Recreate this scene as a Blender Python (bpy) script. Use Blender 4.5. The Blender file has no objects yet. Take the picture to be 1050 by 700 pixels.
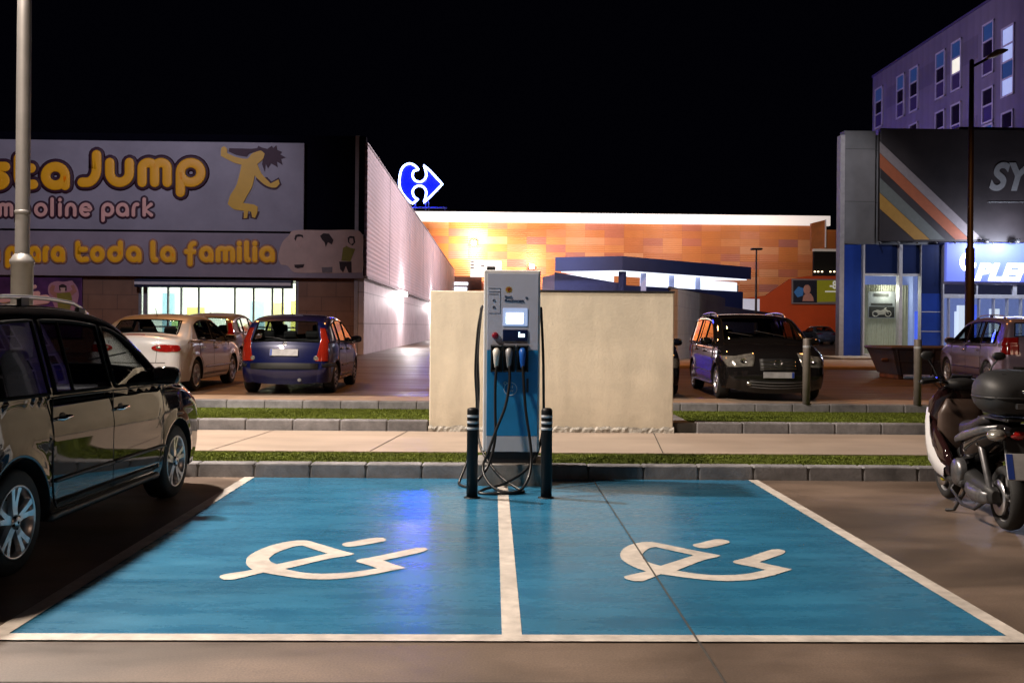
import bpy, bmesh, math, random
from mathutils import Vector, Matrix
from mathutils.geometry import tessellate_polygon
random.seed(7)
S = bpy.context.scene
COL = S.collection
PI = math.pi
rad = math.radians

# ------------------------------------------------------------------ camera
FOC, CX, CY, H = 1000.0, 525.0, 334.0, 1.54
TH, RO = 0.02, 0.009
_d = Vector((math.sin(TH), math.cos(TH), 0)); _r = Vector((math.cos(TH), -math.sin(TH), 0)); _u = Vector((0, 0, 1))
_r2 = _r*math.cos(RO)+_u*math.sin(RO); _u2 = _u*math.cos(RO)-_r*math.sin(RO)
CAMP = Vector((0, 0, H))
def ray(px, py):
    return _d+_r2*((px-CX)/FOC)+_u2*((CY-py)/FOC)
def G(px, py, z=0.0):            # photo pixel -> point on the level z
    v = ray(px, py); t = (z-H)/v.z
    return CAMP+v*t
def F(px, py, Y):                # photo pixel -> point on the facade plane at depth Y
    v = ray(px, py); return CAMP+v*(Y/v.y)
def FX(px, py, X):               # photo pixel -> point on a wall plane at lateral X
    v = ray(px, py); return CAMP+v*(X/v.x)
cd = bpy.data.cameras.new('camera'); cam = bpy.data.objects.new('camera', cd); COL.objects.link(cam)
m = Matrix((_r2, _u2, -_d)).transposed().to_4x4(); m.translation = CAMP
cam.matrix_world = m
cd.sensor_width = 36; cd.lens = 36*FOC/1050; cd.shift_y = -(350-CY)/1050.0
cd.clip_start = .1; cd.clip_end = 2000
S.camera = cam
S.view_settings.view_transform = 'Standard'; S.view_settings.look = 'None'; S.view_settings.exposure = 0
S.cycles.use_denoising = True
try: S.cycles.denoiser = 'OPENIMAGEDENOISE'
except Exception: pass
S.cycles.sample_clamp_indirect = 6
S.cycles.max_bounces = 7
S.cycles.transparent_max_bounces = 16
S.cycles.caustics_reflective = False; S.cycles.caustics_refractive = False

# ------------------------------------------------------------------ materials
def nt(name):
    M = bpy.data.materials.new(name); M.use_nodes = True
    T = M.node_tree; return M, T, T.nodes['Principled BSDF']
def c4(c): return (c[0], c[1], c[2], 1)
def pm(name, col, rough=.5, metal=0, var=.12, scale=6, bump=0, bscale=60, coat=0, em=None, es=0, spec=None, col2=None, stretch=None, rvar=0):
    M, T, P = nt(name); N = T.nodes; L = T.links
    tc = N.new('ShaderNodeTexCoord'); src = tc.outputs['Object']
    if stretch:
        mp = N.new('ShaderNodeMapping'); mp.inputs['Scale'].default_value = stretch
        L.new(src, mp.inputs[0]); src = mp.outputs[0]
    n = N.new('ShaderNodeTexNoise'); n.inputs['Scale'].default_value = scale; n.inputs['Detail'].default_value = 7
    n.inputs['Roughness'].default_value = .62
    L.new(src, n.inputs['Vector'])
    r = N.new('ShaderNodeValToRGB'); e = r.color_ramp.elements
    e[0].position = .3; e[1].position = .72
    b = col2 if col2 else tuple(min(1, x*(1+var)) for x in col)
    e[0].color = c4(tuple(x*(1-var) for x in col)); e[1].color = c4(b)
    L.new(n.outputs[0], r.inputs[0]); L.new(r.outputs[0], P.inputs['Base Color'])
    P.inputs['Roughness'].default_value = rough; P.inputs['Metallic'].default_value = metal
    if rvar:
        mr = N.new('ShaderNodeMapRange'); mr.inputs[3].default_value = max(0, rough-rvar); mr.inputs[4].default_value = min(1, rough+rvar)
        mr.inputs[1].default_value = .3; mr.inputs[2].default_value = .7
        L.new(n.outputs[0], mr.inputs[0]); L.new(mr.outputs[0], P.inputs['Roughness'])
    if coat: P.inputs['Coat Weight'].default_value = coat; P.inputs['Coat Roughness'].default_value = .02
    if spec is not None: P.inputs['Specular IOR Level'].default_value = spec
    if bump:
        n2 = N.new('ShaderNodeTexNoise'); n2.inputs['Scale'].default_value = bscale; n2.inputs['Detail'].default_value = 4
        L.new(src, n2.inputs['Vector'])
        bm_ = N.new('ShaderNodeBump'); bm_.inputs['Strength'].default_value = bump; bm_.inputs['Distance'].default_value = .01
        L.new(n2.outputs[0], bm_.inputs['Height']); L.new(bm_.outputs[0], P.inputs['Normal'])
    if em:
        P.inputs['Emission Color'].default_value = c4(em); P.inputs['Emission Strength'].default_value = es
    return M
def glass(name, tint=(.6, .65, .65), refl=1.0, tr=1.0):
    M, T, P = nt(name); N = T.nodes; L = T.links; N.remove(P)
    out = [x for x in N if x.type == 'OUTPUT_MATERIAL'][0]
    t = N.new('ShaderNodeBsdfTransparent'); t.inputs[0].default_value = c4(tint)
    g = N.new('ShaderNodeBsdfGlossy'); g.inputs['Roughness'].default_value = .015; g.inputs[0].default_value = (refl, refl, refl, 1)
    ge = N.new('ShaderNodeNewGeometry'); dt = N.new('ShaderNodeVectorMath'); dt.operation = 'DOT_PRODUCT'; L.new(ge.outputs['Normal'], dt.inputs[0]); L.new(ge.outputs['Incoming'], dt.inputs[1])
    ab = N.new('ShaderNodeMath'); ab.operation = 'ABSOLUTE'; L.new(dt.outputs['Value'], ab.inputs[0])
    om = N.new('ShaderNodeMath'); om.operation = 'SUBTRACT'; om.inputs[0].default_value = 1; L.new(ab.outputs[0], om.inputs[1])
    pw_ = N.new('ShaderNodeMath'); pw_.operation = 'POWER'; pw_.inputs[1].default_value = 5; L.new(om.outputs[0], pw_.inputs[0])
    ml = N.new('ShaderNodeMath'); ml.operation = 'MULTIPLY_ADD'; ml.inputs[1].default_value = .93; ml.inputs[2].default_value = .06
    L.new(pw_.outputs[0], ml.inputs[0])
    mx = N.new('ShaderNodeMixShader'); L.new(ml.outputs[0], mx.inputs[0]); L.new(t.outputs[0], mx.inputs[1]); L.new(g.outputs[0], mx.inputs[2])
    L.new(mx.outputs[0], out.inputs[0]); return M
def emat(name, col, s, base=None):
    return pm(name, base or tuple(x*.8 for x in col), .5, em=col, es=s, var=.03)

# ------------------------------------------------------------------ mesh builder
SPLIT = {'brake_lever', 'fixing_screw', 'lamp_reflector', 'column', 'kiosk_column', 'skid', 'shock_absorber', 'sill_trim', 'blue_panel', 'dark_blue_panel', 'display_panel', 'coloured_panel', 'ceiling_lamp', 'string_lamp', 'entrance_lamp', 'rib', 'mullion', 'wiper', 'darker_band', 'side_stripe', 'luggage_bar'}
class MB:
    def __init__(s): s.v = []; s.f = []; s.m = []; s.sm = []
    def add(s, vs, fs, mi=0, smooth=False):
        o = len(s.v); s.v += [Vector(p) for p in vs]
        for f in fs: s.f.append([i+o for i in f]); s.m.append(mi); s.sm.append(smooth)
        return s
    def box(s, a, b, mi=0, bev=0, M=None):
        x0, y0, z0 = [min(a[i], b[i]) for i in range(3)]; x1, y1, z1 = [max(a[i], b[i]) for i in range(3)]
        if bev:
            bm = bmesh.new(); bmesh.ops.create_cube(bm, size=1)
            for v in bm.verts: v.co = Vector(((x0+x1)/2+v.co.x*(x1-x0), (y0+y1)/2+v.co.y*(y1-y0), (z0+z1)/2+v.co.z*(z1-z0)))
            bmesh.ops.bevel(bm, geom=bm.edges[:], offset=min(bev, .45*min(x1-x0, y1-y0, z1-z0)), segments=2, affect='EDGES', profile=.5)
            vs = [v.co.copy() for v in bm.verts]; fs = [[v.index for v in f.verts] for f in bm.faces]; bm.free()
        else:
            vs = [Vector(p) for p in ((x0,y0,z0),(x1,y0,z0),(x1,y1,z0),(x0,y1,z0),(x0,y0,z1),(x1,y0,z1),(x1,y1,z1),(x0,y1,z1))]
            fs = [(0,3,2,1),(4,5,6,7),(0,1,5,4),(1,2,6,5),(2,3,7,6),(3,0,4,7)]
        if M: vs = [M @ v for v in vs]
        return s.add(vs, fs, mi)
    def rings(s, R, mi=0, close=True, cap=True, smooth=True):
        o = len(s.v); n = len(R[0])
        for r in R: s.v += [Vector(p) for p in r]
        for i in range(len(R)-1):
            for j in range(n if close else n-1):
                k = (j+1) % n
                s.f.append([o+i*n+j, o+i*n+k, o+(i+1)*n+k, o+(i+1)*n+j]); s.m.append(mi); s.sm.append(smooth)
        if cap and close:
            s.f.append([o+j for j in reversed(range(n))]); s.m.append(mi); s.sm.append(False)
            s.f.append([o+(len(R)-1)*n+j for j in range(n)]); s.m.append(mi); s.sm.append(False)
        return s
    def lathe(s, prof, c=(0,0,0), axis='z', n=24, mi=0, smooth=True, cap=True):
        R = []
        for r, h in prof:
            ring = []
            for k in range(n):
                a = 2*PI*k/n; p = (r*math.cos(a), r*math.sin(a), h)
                if axis == 'x': p = (h, r*math.cos(a), r*math.sin(a))
                if axis == 'y': p = (r*math.sin(a), h, r*math.cos(a))
                ring.append(Vector(p)+Vector(c))
            R.append(ring)
        return s.rings(R, mi, True, cap, smooth)
    def tube(s, pts, r, n=8, mi=0, flat=None, caps=True):
        pts = [Vector(p) for p in pts]
        if len(pts) < 2: return s
        rr = r if isinstance(r, (list, tuple)) else [r]*len(pts)
        tg = []
        for i in range(len(pts)):
            t = pts[min(i+1, len(pts)-1)]-pts[max(i-1, 0)]
            tg.append(t.normalized() if t.length > 1e-9 else Vector((0, 0, 1)))
        R = []; up = None
        def ring(p, t, q, u):
            w = t.cross(u).normalized()
            if flat is not None:
                return [p+(w*math.cos(2*PI*k/n)*q+u*math.sin(2*PI*k/n)*flat*q) for k in range(n)]
            return [p+(w*math.cos(2*PI*k/n)+u*math.sin(2*PI*k/n))*q for k in range(n)]
        if flat is not None: up = Vector((0, 1, 0))
        else:
            up = Vector((0, 0, 1)) if abs(tg[0].z) < .9 else Vector((0, 1, 0))
        for i, p in enumerate(pts):
            t = tg[i]
            if flat is None:
                up = (up-t*up.dot(t)).normalized()
            if i == 0 and caps:
                for a in (80, 50, 25): R.append(ring(p-t*rr[0]*math.sin(rad(a)), t, rr[0]*math.cos(rad(a)), up))
            R.append(ring(p, t, rr[i], up))
            if i == len(pts)-1 and caps:
                for a in (25, 50, 80): R.append(ring(p+t*rr[-1]*math.sin(rad(a)), t, rr[-1]*math.cos(rad(a)), up))
        return s.rings(R, mi)
    def ell(s, c, r, n=16, mi=0, M=None):
        R = []
        for i in range(1, 10):
            a = -PI/2+PI*i/10
            ring = [Vector((r[0]*math.cos(a)*math.cos(2*PI*k/n), r[1]*math.cos(a)*math.sin(2*PI*k/n), r[2]*math.sin(a))) for k in range(n)]
            if M: ring = [M @ p for p in ring]
            R.append([p+Vector(c) for p in ring])
        return s.rings(R, mi)
    def grid(s, P, mi=0, smooth=True, flip=False):
        o = len(s.v); n = len(P[0])
        for r in P: s.v += [Vector(p) for p in r]
        for i in range(len(P)-1):
            for j in range(n-1):
                f = [o+i*n+j, o+i*n+j+1, o+(i+1)*n+j+1, o+(i+1)*n+j]
                s.f.append(f[::-1] if flip else f); s.m.append(mi); s.sm.append(smooth)
        return s
    def poly(s, pts, mi=0, holes=(), thick=None):
        loops = [[Vector(p) for p in pts]]+[[Vector(p) for p in h] for h in holes]
        tri = tessellate_polygon(loops); flat_ = [p for l in loops for p in l]
        s.add(flat_, [list(t) for t in tri], mi)
        if thick:
            th = Vector(thick)
            s.add([p+th for p in flat_], [list(t)[::-1] for t in tri], mi)
            for l in loops:
                n = len(l); s.add(l+[p+th for p in l], [(i, (i+1) % n, n+(i+1) % n, n+i) for i in range(n)], mi)
        return s
    def quad(s, a, b, c, d, mi=0): return s.add([a, b, c, d], [(0, 1, 2, 3)], mi)
    def xf(s, M): s.v = [M @ p for p in s.v]; return s
    def build(s, name, mats, parent=None, bevel=0):
        if name in SPLIT:
            par = list(range(len(s.v)))
            def fd(i):
                while par[i] != i: par[i] = par[par[i]]; i = par[i]
                return i
            for f in s.f:
                for k in f[1:]: par[fd(k)] = fd(f[0])
            gr = {}
            for k, f in enumerate(s.f): gr.setdefault(fd(f[0]), []).append(k)
            if len(gr) > 1:
                o = None
                for ks in gr.values():
                    used = sorted({i for k in ks for i in s.f[k]}); mp = {i: j for j, i in enumerate(used)}
                    q = MB(); q.v = [s.v[i] for i in used]; q.f = [[mp[i] for i in s.f[k]] for k in ks]; q.m = [s.m[k] for k in ks]; q.sm = [s.sm[k] for k in ks]
                    o = q._build(name, mats, parent)
                return o
        return s._build(name, mats, parent)
    def _build(s, name, mats, parent=None):
        me = bpy.data.meshes.new(name); me.from_pydata([tuple(p) for p in s.v], [], s.f)
        for mm in (mats if isinstance(mats, (list, tuple)) else [mats]): me.materials.append(mm)
        me.polygons.foreach_set('material_index', s.m); me.polygons.foreach_set('use_smooth', s.sm)
        me.update()
        bm = bmesh.new(); bm.from_mesh(me)
        bmesh.ops.remove_doubles(bm, verts=bm.verts, dist=1e-5)
        bmesh.ops.recalc_face_normals(bm, faces=bm.faces); bm.to_mesh(me); bm.free()
        o = bpy.data.objects.new(name, me); COL.objects.link(o)
        if parent: o.parent = parent
        return o
def tag(o, label=None, cat=None, group=None, kind=None):
    if label: o['label'] = label
    if cat: o['category'] = cat
    if group: o['group'] = group
    if kind: o['kind'] = kind
    return o
def empty(name, loc, rz=0, label=None, cat=None, group=None, sc=None):
    o = bpy.data.objects.new(name, None); COL.objects.link(o); o.location = loc; o.rotation_euler = (0, 0, rz)
    o.empty_display_size = .2
    if sc: o.scale = sc
    return tag(o, label, cat, group)
def copy_tree(o, parent=None):
    c = o.copy(); COL.objects.link(c); c.parent = parent
    for ch in list(o.children): copy_tree(ch, c)
    return c
def lerp(a, b, t): return a+(b-a)*t
def interp(tab, x):
    if x <= tab[0][0]: return tab[0][1]
    for (a, va), (b, vb) in zip(tab, tab[1:]):
        if x <= b: return va+(vb-va)*(x-a)/(b-a) if b > a else vb
    return tab[-1][1]
def crom(P, n):
    out = []; ts = []
    P = [Vector(p) for p in P]
    for i in range(len(P)-1):
        p0 = P[i-1] if i else P[0]*2-P[1]; p1 = P[i]; p2 = P[i+1]; p3 = P[i+2] if i+2 < len(P) else P[-1]*2-P[-2]
        for k in range(n):
            t = k/n
            # centripetal-ish: limit tangents
            a = (p2-p0)*.5; b = (p3-p1)*.5; d = (p2-p1).length
            if a.length > 1.2*d: a = a.normalized()*1.2*d
            if b.length > 1.2*d: b = b.normalized()*1.2*d
            h00 = 2*t**3-3*t**2+1; h10 = t**3-2*t**2+t; h01 = -2*t**3+3*t**2; h11 = t**3-t**2
            out.append(p1*h00+a*h10+p2*h01+b*h11); ts.append(i+t)
    out.append(P[-1]); ts.append(len(P)-1.0)
    return out, ts

# ------------------------------------------------------------------ palette
def paint(name, col, metal=.0, rough=.35):
    if metal: return pm(name, col, rough, metal, var=.05, scale=3, coat=1.0, spec=.3)
    if max(col) < .05: return pm(name, col, .035, 0, var=.1, scale=3, spec=.5, rvar=.02)
    return pm(name, col, .3, 0, var=.03, scale=2, coat=1.0, spec=.3)
BLACKP = paint('black_paint', (.011, .0098, .01)); NAVYP = paint('blue_paint', (.002, .005, .055), .1, .3)
WHITEP = paint('white_paint', (.72, .71, .73)); SILVERP = paint('silver_paint', (.3, .29, .28), .5, .35)
DARKP = paint('dark_navy_paint', (.008, .01, .02)); SILV2 = paint('dull_silver_paint', (.25, .24, .26), .4, .3)
RUBBER = pm('rubber', (.012, .012, .012), .75, var=.3, scale=20); SEAL = pm('window_rubber', (.004, .004, .004), .8, spec=.08); TRIM = pm('black_plastic', (.014, .014, .015), .5, var=.2)
CHROME = pm('chrome', (.75, .75, .77), .12, 1, var=.03); ALLOY = pm('alloy', (.62, .62, .64), .28, .9, var=.06)
HUBCAP = pm('hubcap', (.34, .34, .35), .4, .6, var=.1)
GLASS = glass('car_glass', (.62, .66, .66)); DGLASS = glass('dark_car_glass', (.13, .13, .15)); CLEAR = glass('clear_glass', (.93, .95, .95))
WINTINT = glass('shop_glass', (.85, .9, .9))
INTER = pm('seat_fabric', (.03, .03, .032), .85, var=.25, scale=30); INTG = pm('grey_seat_fabric', (.12, .12, .125), .85, var=.2, scale=30)
REDL = pm('red_lens', (.35, .012, .01), .12, coat=1, var=.15, scale=14); REDL2 = pm('orange_red_lens', (.24, .014, .006), .12, coat=1, var=.15, scale=14)
HEADL = pm('headlight_lens', (.42, .4, .36), .12, .6, coat=1, var=.5, scale=16); AMBER = pm('amber_lens', (.6, .25, .04), .15, coat=1, var=.2)
PLATE = pm('number_plate', (.42, .42, .44), .5, var=.28, scale=7); EUB = pm('plate_blue', (.02, .06, .35), .5)
DARKIN = pm('dark_void', (.004, .004, .004), .9)

# ------------------------------------------------------------------ car generator
def wheel_prototype(R, w, style, side):
    """wheel centred at origin, axle along x, outer face toward +x*side"""
    t = MB(); q = R*.68 if style != 'cap' else R*.64
    t.lathe([(q, -w/2), (R*.9, -w/2*1.02), (R*.975, -w*.42), (R, -w*.3), (R, w*.3), (R*.975, w*.42), (R*.9, w/2*1.02), (q, w/2)], axis='x', n=48, cap=False)
    r = MB()
    r.lathe([(q*1.0, -w*.46), (q*.94, -w*.3), (q*.93, w*.2), (q*.97, w*.42), (q*1.03, w*.49), (q*1.03, w*.52), (q*.99, w*.53), (q*.95, w*.49), (q*.9, w*.3)], axis='x', n=48, cap=False)
    d = MB(); d.lathe([(0.01, w*.02), (q*.93, w*.02)], axis='x', n=32, cap=False)
    d.lathe([(.012, w*.1), (R*.4, w*.1), (R*.4, w*.04)], axis='x', n=32, cap=False, mi=1)
    if style == 'cap':
        r.lathe([(.01, w*.5), (q*.3, w*.5), (q*.5, w*.47), (q*.92, w*.5), (q*.97, w*.5)], axis='x', n=40, cap=False)
        for k in range(9):
            a = 2*PI*k/9; c = Vector((w*.49, math.cos(a)*q*.7, math.sin(a)*q*.7))
            d.ell(c, (.012, q*.13, q*.13), n=10)
    else:
        nsp = 5
        for k in range(nsp):
            a0 = 2*PI*k/nsp+.3
            for off in ((-.2, .2) if style == 'double' else (0,)):
                a1 = a0+off; P = []
                for fr, wd, dx in ((.16, .028, .47), (.45, .022, .45), (.75, .019, .47), (.97, .026, .5)):
                    aa = lerp(a0+off*.25, a1, fr)
                    if style != 'double': wd *= 2.0
                    c = Vector((w*dx, math.cos(aa)*q*fr, math.sin(aa)*q*fr)); tn = Vector((0, -math.sin(aa), math.cos(aa)))
                    P.append([c-tn*wd+Vector((-.03, 0, 0)), c-tn*wd*.8, c+tn*wd*.8, c+tn*wd+Vector((-.03, 0, 0))])
                r.rings(P, smooth=False)
        r.lathe([(.01, w*.56), (q*.13, w*.56), (q*.2, w*.5), (q*.22, w*.3)], axis='x', n=24, cap=False)
        for k in range(5):
            a = 2*PI*k/5+.3+PI/5; d.lathe([(.009, w*.54), (.009, w*.4)], c=(0, math.cos(a)*q*.165, math.sin(a)*q*.165), axis='x', n=8)
    if side < 0:
        for mm in (t, r, d): mm.v = [Vector((-p.x, p.y, p.z)) for p in mm.v]
    return t, r, d

def make_car(spec, name, loc, rz, label, cat='car', group=None, sc=(1, 1, 1)):
    root = empty(name, loc, rz, label, cat, group, sc)
    K = spec['prof']; NS = 8
    sil, ts = crom([(p[0], p[1], 0) for p in K], NS)
    sil = [Vector((p.x, p.y)) for p in sil]           # (y, z)
    kf, kc, kw, kb, kr, nk = spec['k']                # hood edge, cowl, windscreen top, rear-window top, rear-window base, (index of tail top)
    w0 = spec['w']/2; zb = spec['belt']; tum = spec['tum']
    ax_f, ax_r, R = spec['axf'], spec['axr'], spec['R']; ra = R+.055; sill = spec['sill']
    yF, yR = K[0][0], K[-1][0]
    def silp(t):
        i = min(int(t*NS), len(sil)-2); f = t*NS-i; return sil[i].lerp(sil[i+1], max(0, min(1, f)))
    rtab = spec.get('rt', [(0, .2), (kf, .2), (kf+1, .12), (kc, .08), (kw, .06), (kb, .07), (kr, .1), (len(K)-1, .18)])
    btab = spec.get('bt', [(0, .1), (kf-1, .12), (kf, .1), (kc-.5, .03), (kc, .07), (kw, .035), (kw+1, .035), (kb, .02), (kb+.5, .05), (kr, .06), (len(K)-1, .08)])
    endf, endr = max(p[0] for p in K), min(p[0] for p in K)
    def plan(y):
        a = max(0, (y-(endf-.85))/.85); b = max(0, ((endr+.8)-y)/.8)
        return 1-spec.get('pf', .1)*a*a-spec.get('pr', .07)*b*b
    def dist(y, z):
        p = Vector((y, z)); best = 9; bt = 0
        for i in range(0, len(sil)-1):
            a = sil[i]; b = sil[i+1]; ab = b-a; L2 = ab.length_squared
            if L2 < 1e-12: continue
            u = max(0, min(1, (p-a).dot(ab)/L2)); d = (p-a-ab*u).length
            if d < best: best = d; bt = ts[i]+u*(ts[i+1]-ts[i])
        return best, bt
    def archd(y, z):
        return min(math.hypot(y-ax_f, z-R), math.hypot(y-ax_r, z-R))-ra
    belt = lambda y: zb+spec.get('brise', 0)*(-y)
    def Wr(y, z):
        w = w0*plan(y); b = belt(y)
        if z < .45: w -= .035*((.45-z)/.25)**2
        if z > b: w -= tum*(z-b)+.012*min(1, (z-b)/.04)
        else: w -= .03*max(0, (z-(b-.25))/.25)**2
        mid = spec.get('crease', .0)
        if mid and abs(z-mid) < .06: w += .006*(1-abs(z-mid)/.06)
        ad = archd(y, z)
        if ad < .09: w += .014*(1-max(0, ad)/.09)**.7
        return w
    cache = {}
    def W(y, z):
        k = (round(y, 4), round(z, 4))
        if k in cache: return cache[k]
        w = Wr(y, z); d, t = dist(y, z); r = interp(rtab, t)
        if d < r: w -= r*(1-math.sqrt(max(0, 1-(1-d/r)**2)))
        cache[k] = w; return w
    def E(t):
        p = silp(t); return max(.05, Wr(p.x, p.y)-interp(rtab, t))
    def nrm(t):
        a = silp(max(0, t-.15)); b = silp(min(len(K)-1, t+.15)); d = (b-a).normalized(); return Vector((d.y, -d.x))*1.0
    def SP(t, s, off=0):
        p = silp(t); n = nrm(t); b = interp(btab, t)*(1-abs(s)**2.2)+off
        # outward normal: curve runs front-bottom -> up -> back, outward is to the left of travel reversed
        nn = Vector((n.x, n.y)); 
        return Vector((E(t)*s, p.x+nn.x*b, p.y+nn.y*b))
    def SD(sd, y, z, off=0): return Vector((sd*(W(y, z)+off), y, z))
    def bottom(y):
        z = sill
        for c in (ax_f, ax_r):
            if abs(y-c) < ra: z = max(z, R+math.sqrt(ra*ra-(y-c)**2))
        return z
    # sample parameters
    T = list(ts)
    yfc, yrc = ax_f+ra+.04, ax_r-ra-.04
    for c in (ax_f, ax_r):
        for k in range(0, 33):
            y = c+ra*.9999*math.cos(PI*k/32)
            for i in range(len(sil)-1):
                if ts[i] >= kf and ts[i+1] <= len(K)-1 and sil[i].x >= y > sil[i+1].x:
                    T.append(ts[i]+(sil[i].x-y)/(sil[i].x-sil[i+1].x)*(ts[i+1]-ts[i])); break
    T = sorted(set(round(t, 5) for t in T))
    krr = len(K)-1; tailk = nk
    def By(t):
        if t < kf: return lerp(yF, min(yfc, silp(kf).x), t/kf)
        if t > tailk: return lerp(max(yrc, silp(tailk).x), yR, (t-tailk)/(krr-tailk))
        return max(yrc, min(yfc, silp(t).x))
    wins = spec['wins']          # list of dict(y0,y1,lo,hi) side windows
    def wz(wn, y):
        lo = wn['lo'] if 'lo' in wn else None
        zl = (belt(y)+.035) if lo is None else interp(lo, y)
        tp = max(p.y for p in (silp(t) for t in [0])) if False else topz(y)
        zh = tp-wn.get('m', .11)
        if 'hi' in wn: zh = min(zh, interp(wn['hi'], y))
        return zl, zh
    tops = [(p.x, p.y) for p, t in zip(sil, ts) if kf <= t <= tailk]
    tops = sorted(tops)
    def topz(y): return interp(tops, y)
    def inwin(y, z):
        for wn in wins:
            if wn['y0']+.004 < y < wn['y1']-.004:
                zl, zh = wz(wn, y)
                if zl+.002 < z < zh-.002: return True
        return False
    body = MB(); NR = 30
    vrow = [0, .02, .05, .09]+[.09+(.91)*(k/(NR-4)) for k in range(1, NR-3)]
    edge = {}
    for sd in (-1, 1):
        P = []; YZ = []
        for t in T:
            s = silp(t); by = By(t); bz = bottom(by)
            if t == 0: bz = s.y
            if t == krr: bz = s.y
            row = []; yz = []
            for v in vrow:
                y = lerp(s.x, by, v); z = lerp(s.y, min(bz, s.y), v)
                row.append(SD(sd, y, z) if v > 0 else Vector((sd*E(t), s.x, s.y))); yz.append((y, z))
            P.append(row); YZ.append(yz)
        edge[sd] = [r[-1] for r in P]
        o = len(body.v); n = len(vrow)
        for r in P: body.v += r
        for i in range(len(P)-1):
            for j in range(n-1):
                if all(inwin(*YZ[a_][b_]) for a_ in (i, i+1) for b_ in (j, j+1)): continue
                body.f.append([o+i*n+j, o+i*n+j+1, o+(i+1)*n+j+1, o+(i+1)*n+j]); body.m.append(0); body.sm.append(True)
    # centre strip
    ss = [-1, -.97, -.92, -.84, -.7, -.5, -.25, 0, .25, .5, .7, .84, .92, .97, 1]
    wscr = spec.get('ws', (kc+.06, kw-.08)); rwin = spec.get('rw', (kb+.12, kr-.08)); rws = spec.get('rws', .92)
    TT = sorted(set(T+[wscr[0], wscr[1], rwin[0], rwin[1]]))
    G_ = [[SP(t, s) for s in ss] for t in TT]
    o = len(body.v); n = len(ss)
    for r in G_: body.v += r
    for i in range(len(TT)-1):
        tm = (TT[i]+TT[i+1])/2
        for j in range(n-1):
            sm_ = abs(ss[j]+ss[j+1])/2
            if wscr[0] < tm < wscr[1] and sm_ < .92: continue
            if rwin[0] < tm < rwin[1] and sm_ < rws: continue
            body.f.append([o+i*n+j, o+i*n+j+1, o+(i+1)*n+j+1, o+(i+1)*n+j]); body.m.append(0); body.sm.append(True)
    # underside and arch tunnels (matte)
    body.grid([edge[-1], [Vector((-.55, p.y, p.z)) for p in edge[-1]], [Vector((.55, p.y, p.z)) for p in edge[1]], edge[1]], mi=1, smooth=False)
    body.build('body', [spec['paint'], TRIM], root)
    # black sill / lower bumper cladding strip
    # patches
    def side_patch(sd, ys, lo, hi, off, nz=6, mb=None, mi=0, thick=True):
        mb = mb or MB(); P = []
        for y in ys:
            a, b = lo(y), hi(y)
            col = [SD(sd, y, lerp(a, b, k/nz), off) for k in range(nz+1)]
            if thick: col = [SD(sd, y, a, off-.012)]+col+[SD(sd, y, b, off-.012)]
            P.append(col)
        mb.grid(P, mi, True)
        return mb
    def strip_patch(t0, t1, slo, shi, off, mb=None, mi=0, nt_=8, ns_=8):
        mb = mb or MB(); P = []
        for i in range(nt_+1):
            t = lerp(t0, t1, i/nt_); f = i/nt_
            a = slo(f) if callable(slo) else slo; b = shi(f) if callable(shi) else shi
            r = [SP(t, lerp(a, b, k/ns_), off) for k in range(ns_+1)]
            P.append([SP(t, a, off-.012)]+r+[SP(t, b, off-.012)])
        mb.grid(P, mi, True); return mb
    def yr(a, b, n=14): return [lerp(a, b, k/n) for k in range(n+1)]
    def outline(sd, y0, y1, lo, hi, r, off, mb, mi=0):
        ys = yr(y0, y1, 12)
        pts = [SD(sd, y, lo(y), off) for y in ys]+[SD(sd, y1, lerp(lo(y1), hi(y1), k/4), off) for k in range(1, 4)]
        pts += [SD(sd, y, hi(y), off) for y in reversed(ys)]+[SD(sd, y0, lerp(hi(y0), lo(y0), k/4), off) for k in range(1, 5)]
        mb.tube(pts, r, n=5, mi=mi, caps=False)
    for wn in wins:
        for sd in (-1, 1):
            g = side_patch(sd, yr(wn['y0'], wn['y1']), lambda y: wz(wn, y)[0], lambda y: max(wz(wn, y)[0]+.01, wz(wn, y)[1]), .004, thick=False)
            outline(sd, wn['y0'], wn['y1'], lambda y: wz(wn, y)[0], lambda y: max(wz(wn, y)[0]+.01, wz(wn, y)[1]), .013, .003, g, 1)
            if wn.get('bar'):
                yb = wn['bar']; zl, zh = wz(wn, yb); g.tube([SD(sd, yb, zl, .0), SD(sd, yb+.01, zh, .0)], .014, n=5, mi=1)
            g.build('side_window', [spec.get('sideglass', GLASS) if wn.get('clear') is None else GLASS, SEAL], root)
    strip_patch(wscr[0], wscr[1], -.92, .92, .004).build('windscreen', GLASS, root)
    strip_patch(rwin[0], rwin[1], -rws, rws, .004).build('rear_window', spec.get('rearglass', GLASS), root)
    # black frit around screens
    fr = MB()
    for (a, b, s_) in ((wscr[0], wscr[1], .92), (rwin[0], rwin[1], rws)):
        pts = [SP(lerp(a, b, k/8), -s_, .004) for k in range(9)]+[SP(b, lerp(-s_, s_, k/8), .004) for k in range(1, 9)]+[SP(lerp(b, a, k/8), s_, .004) for k in range(1, 9)]+[SP(a, lerp(s_, -s_, k/8), .004) for k in range(1, 9)]
        fr.tube(pts, .012, n=5, caps=False)
    fr.build('window_seal', SEAL, root)
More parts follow.
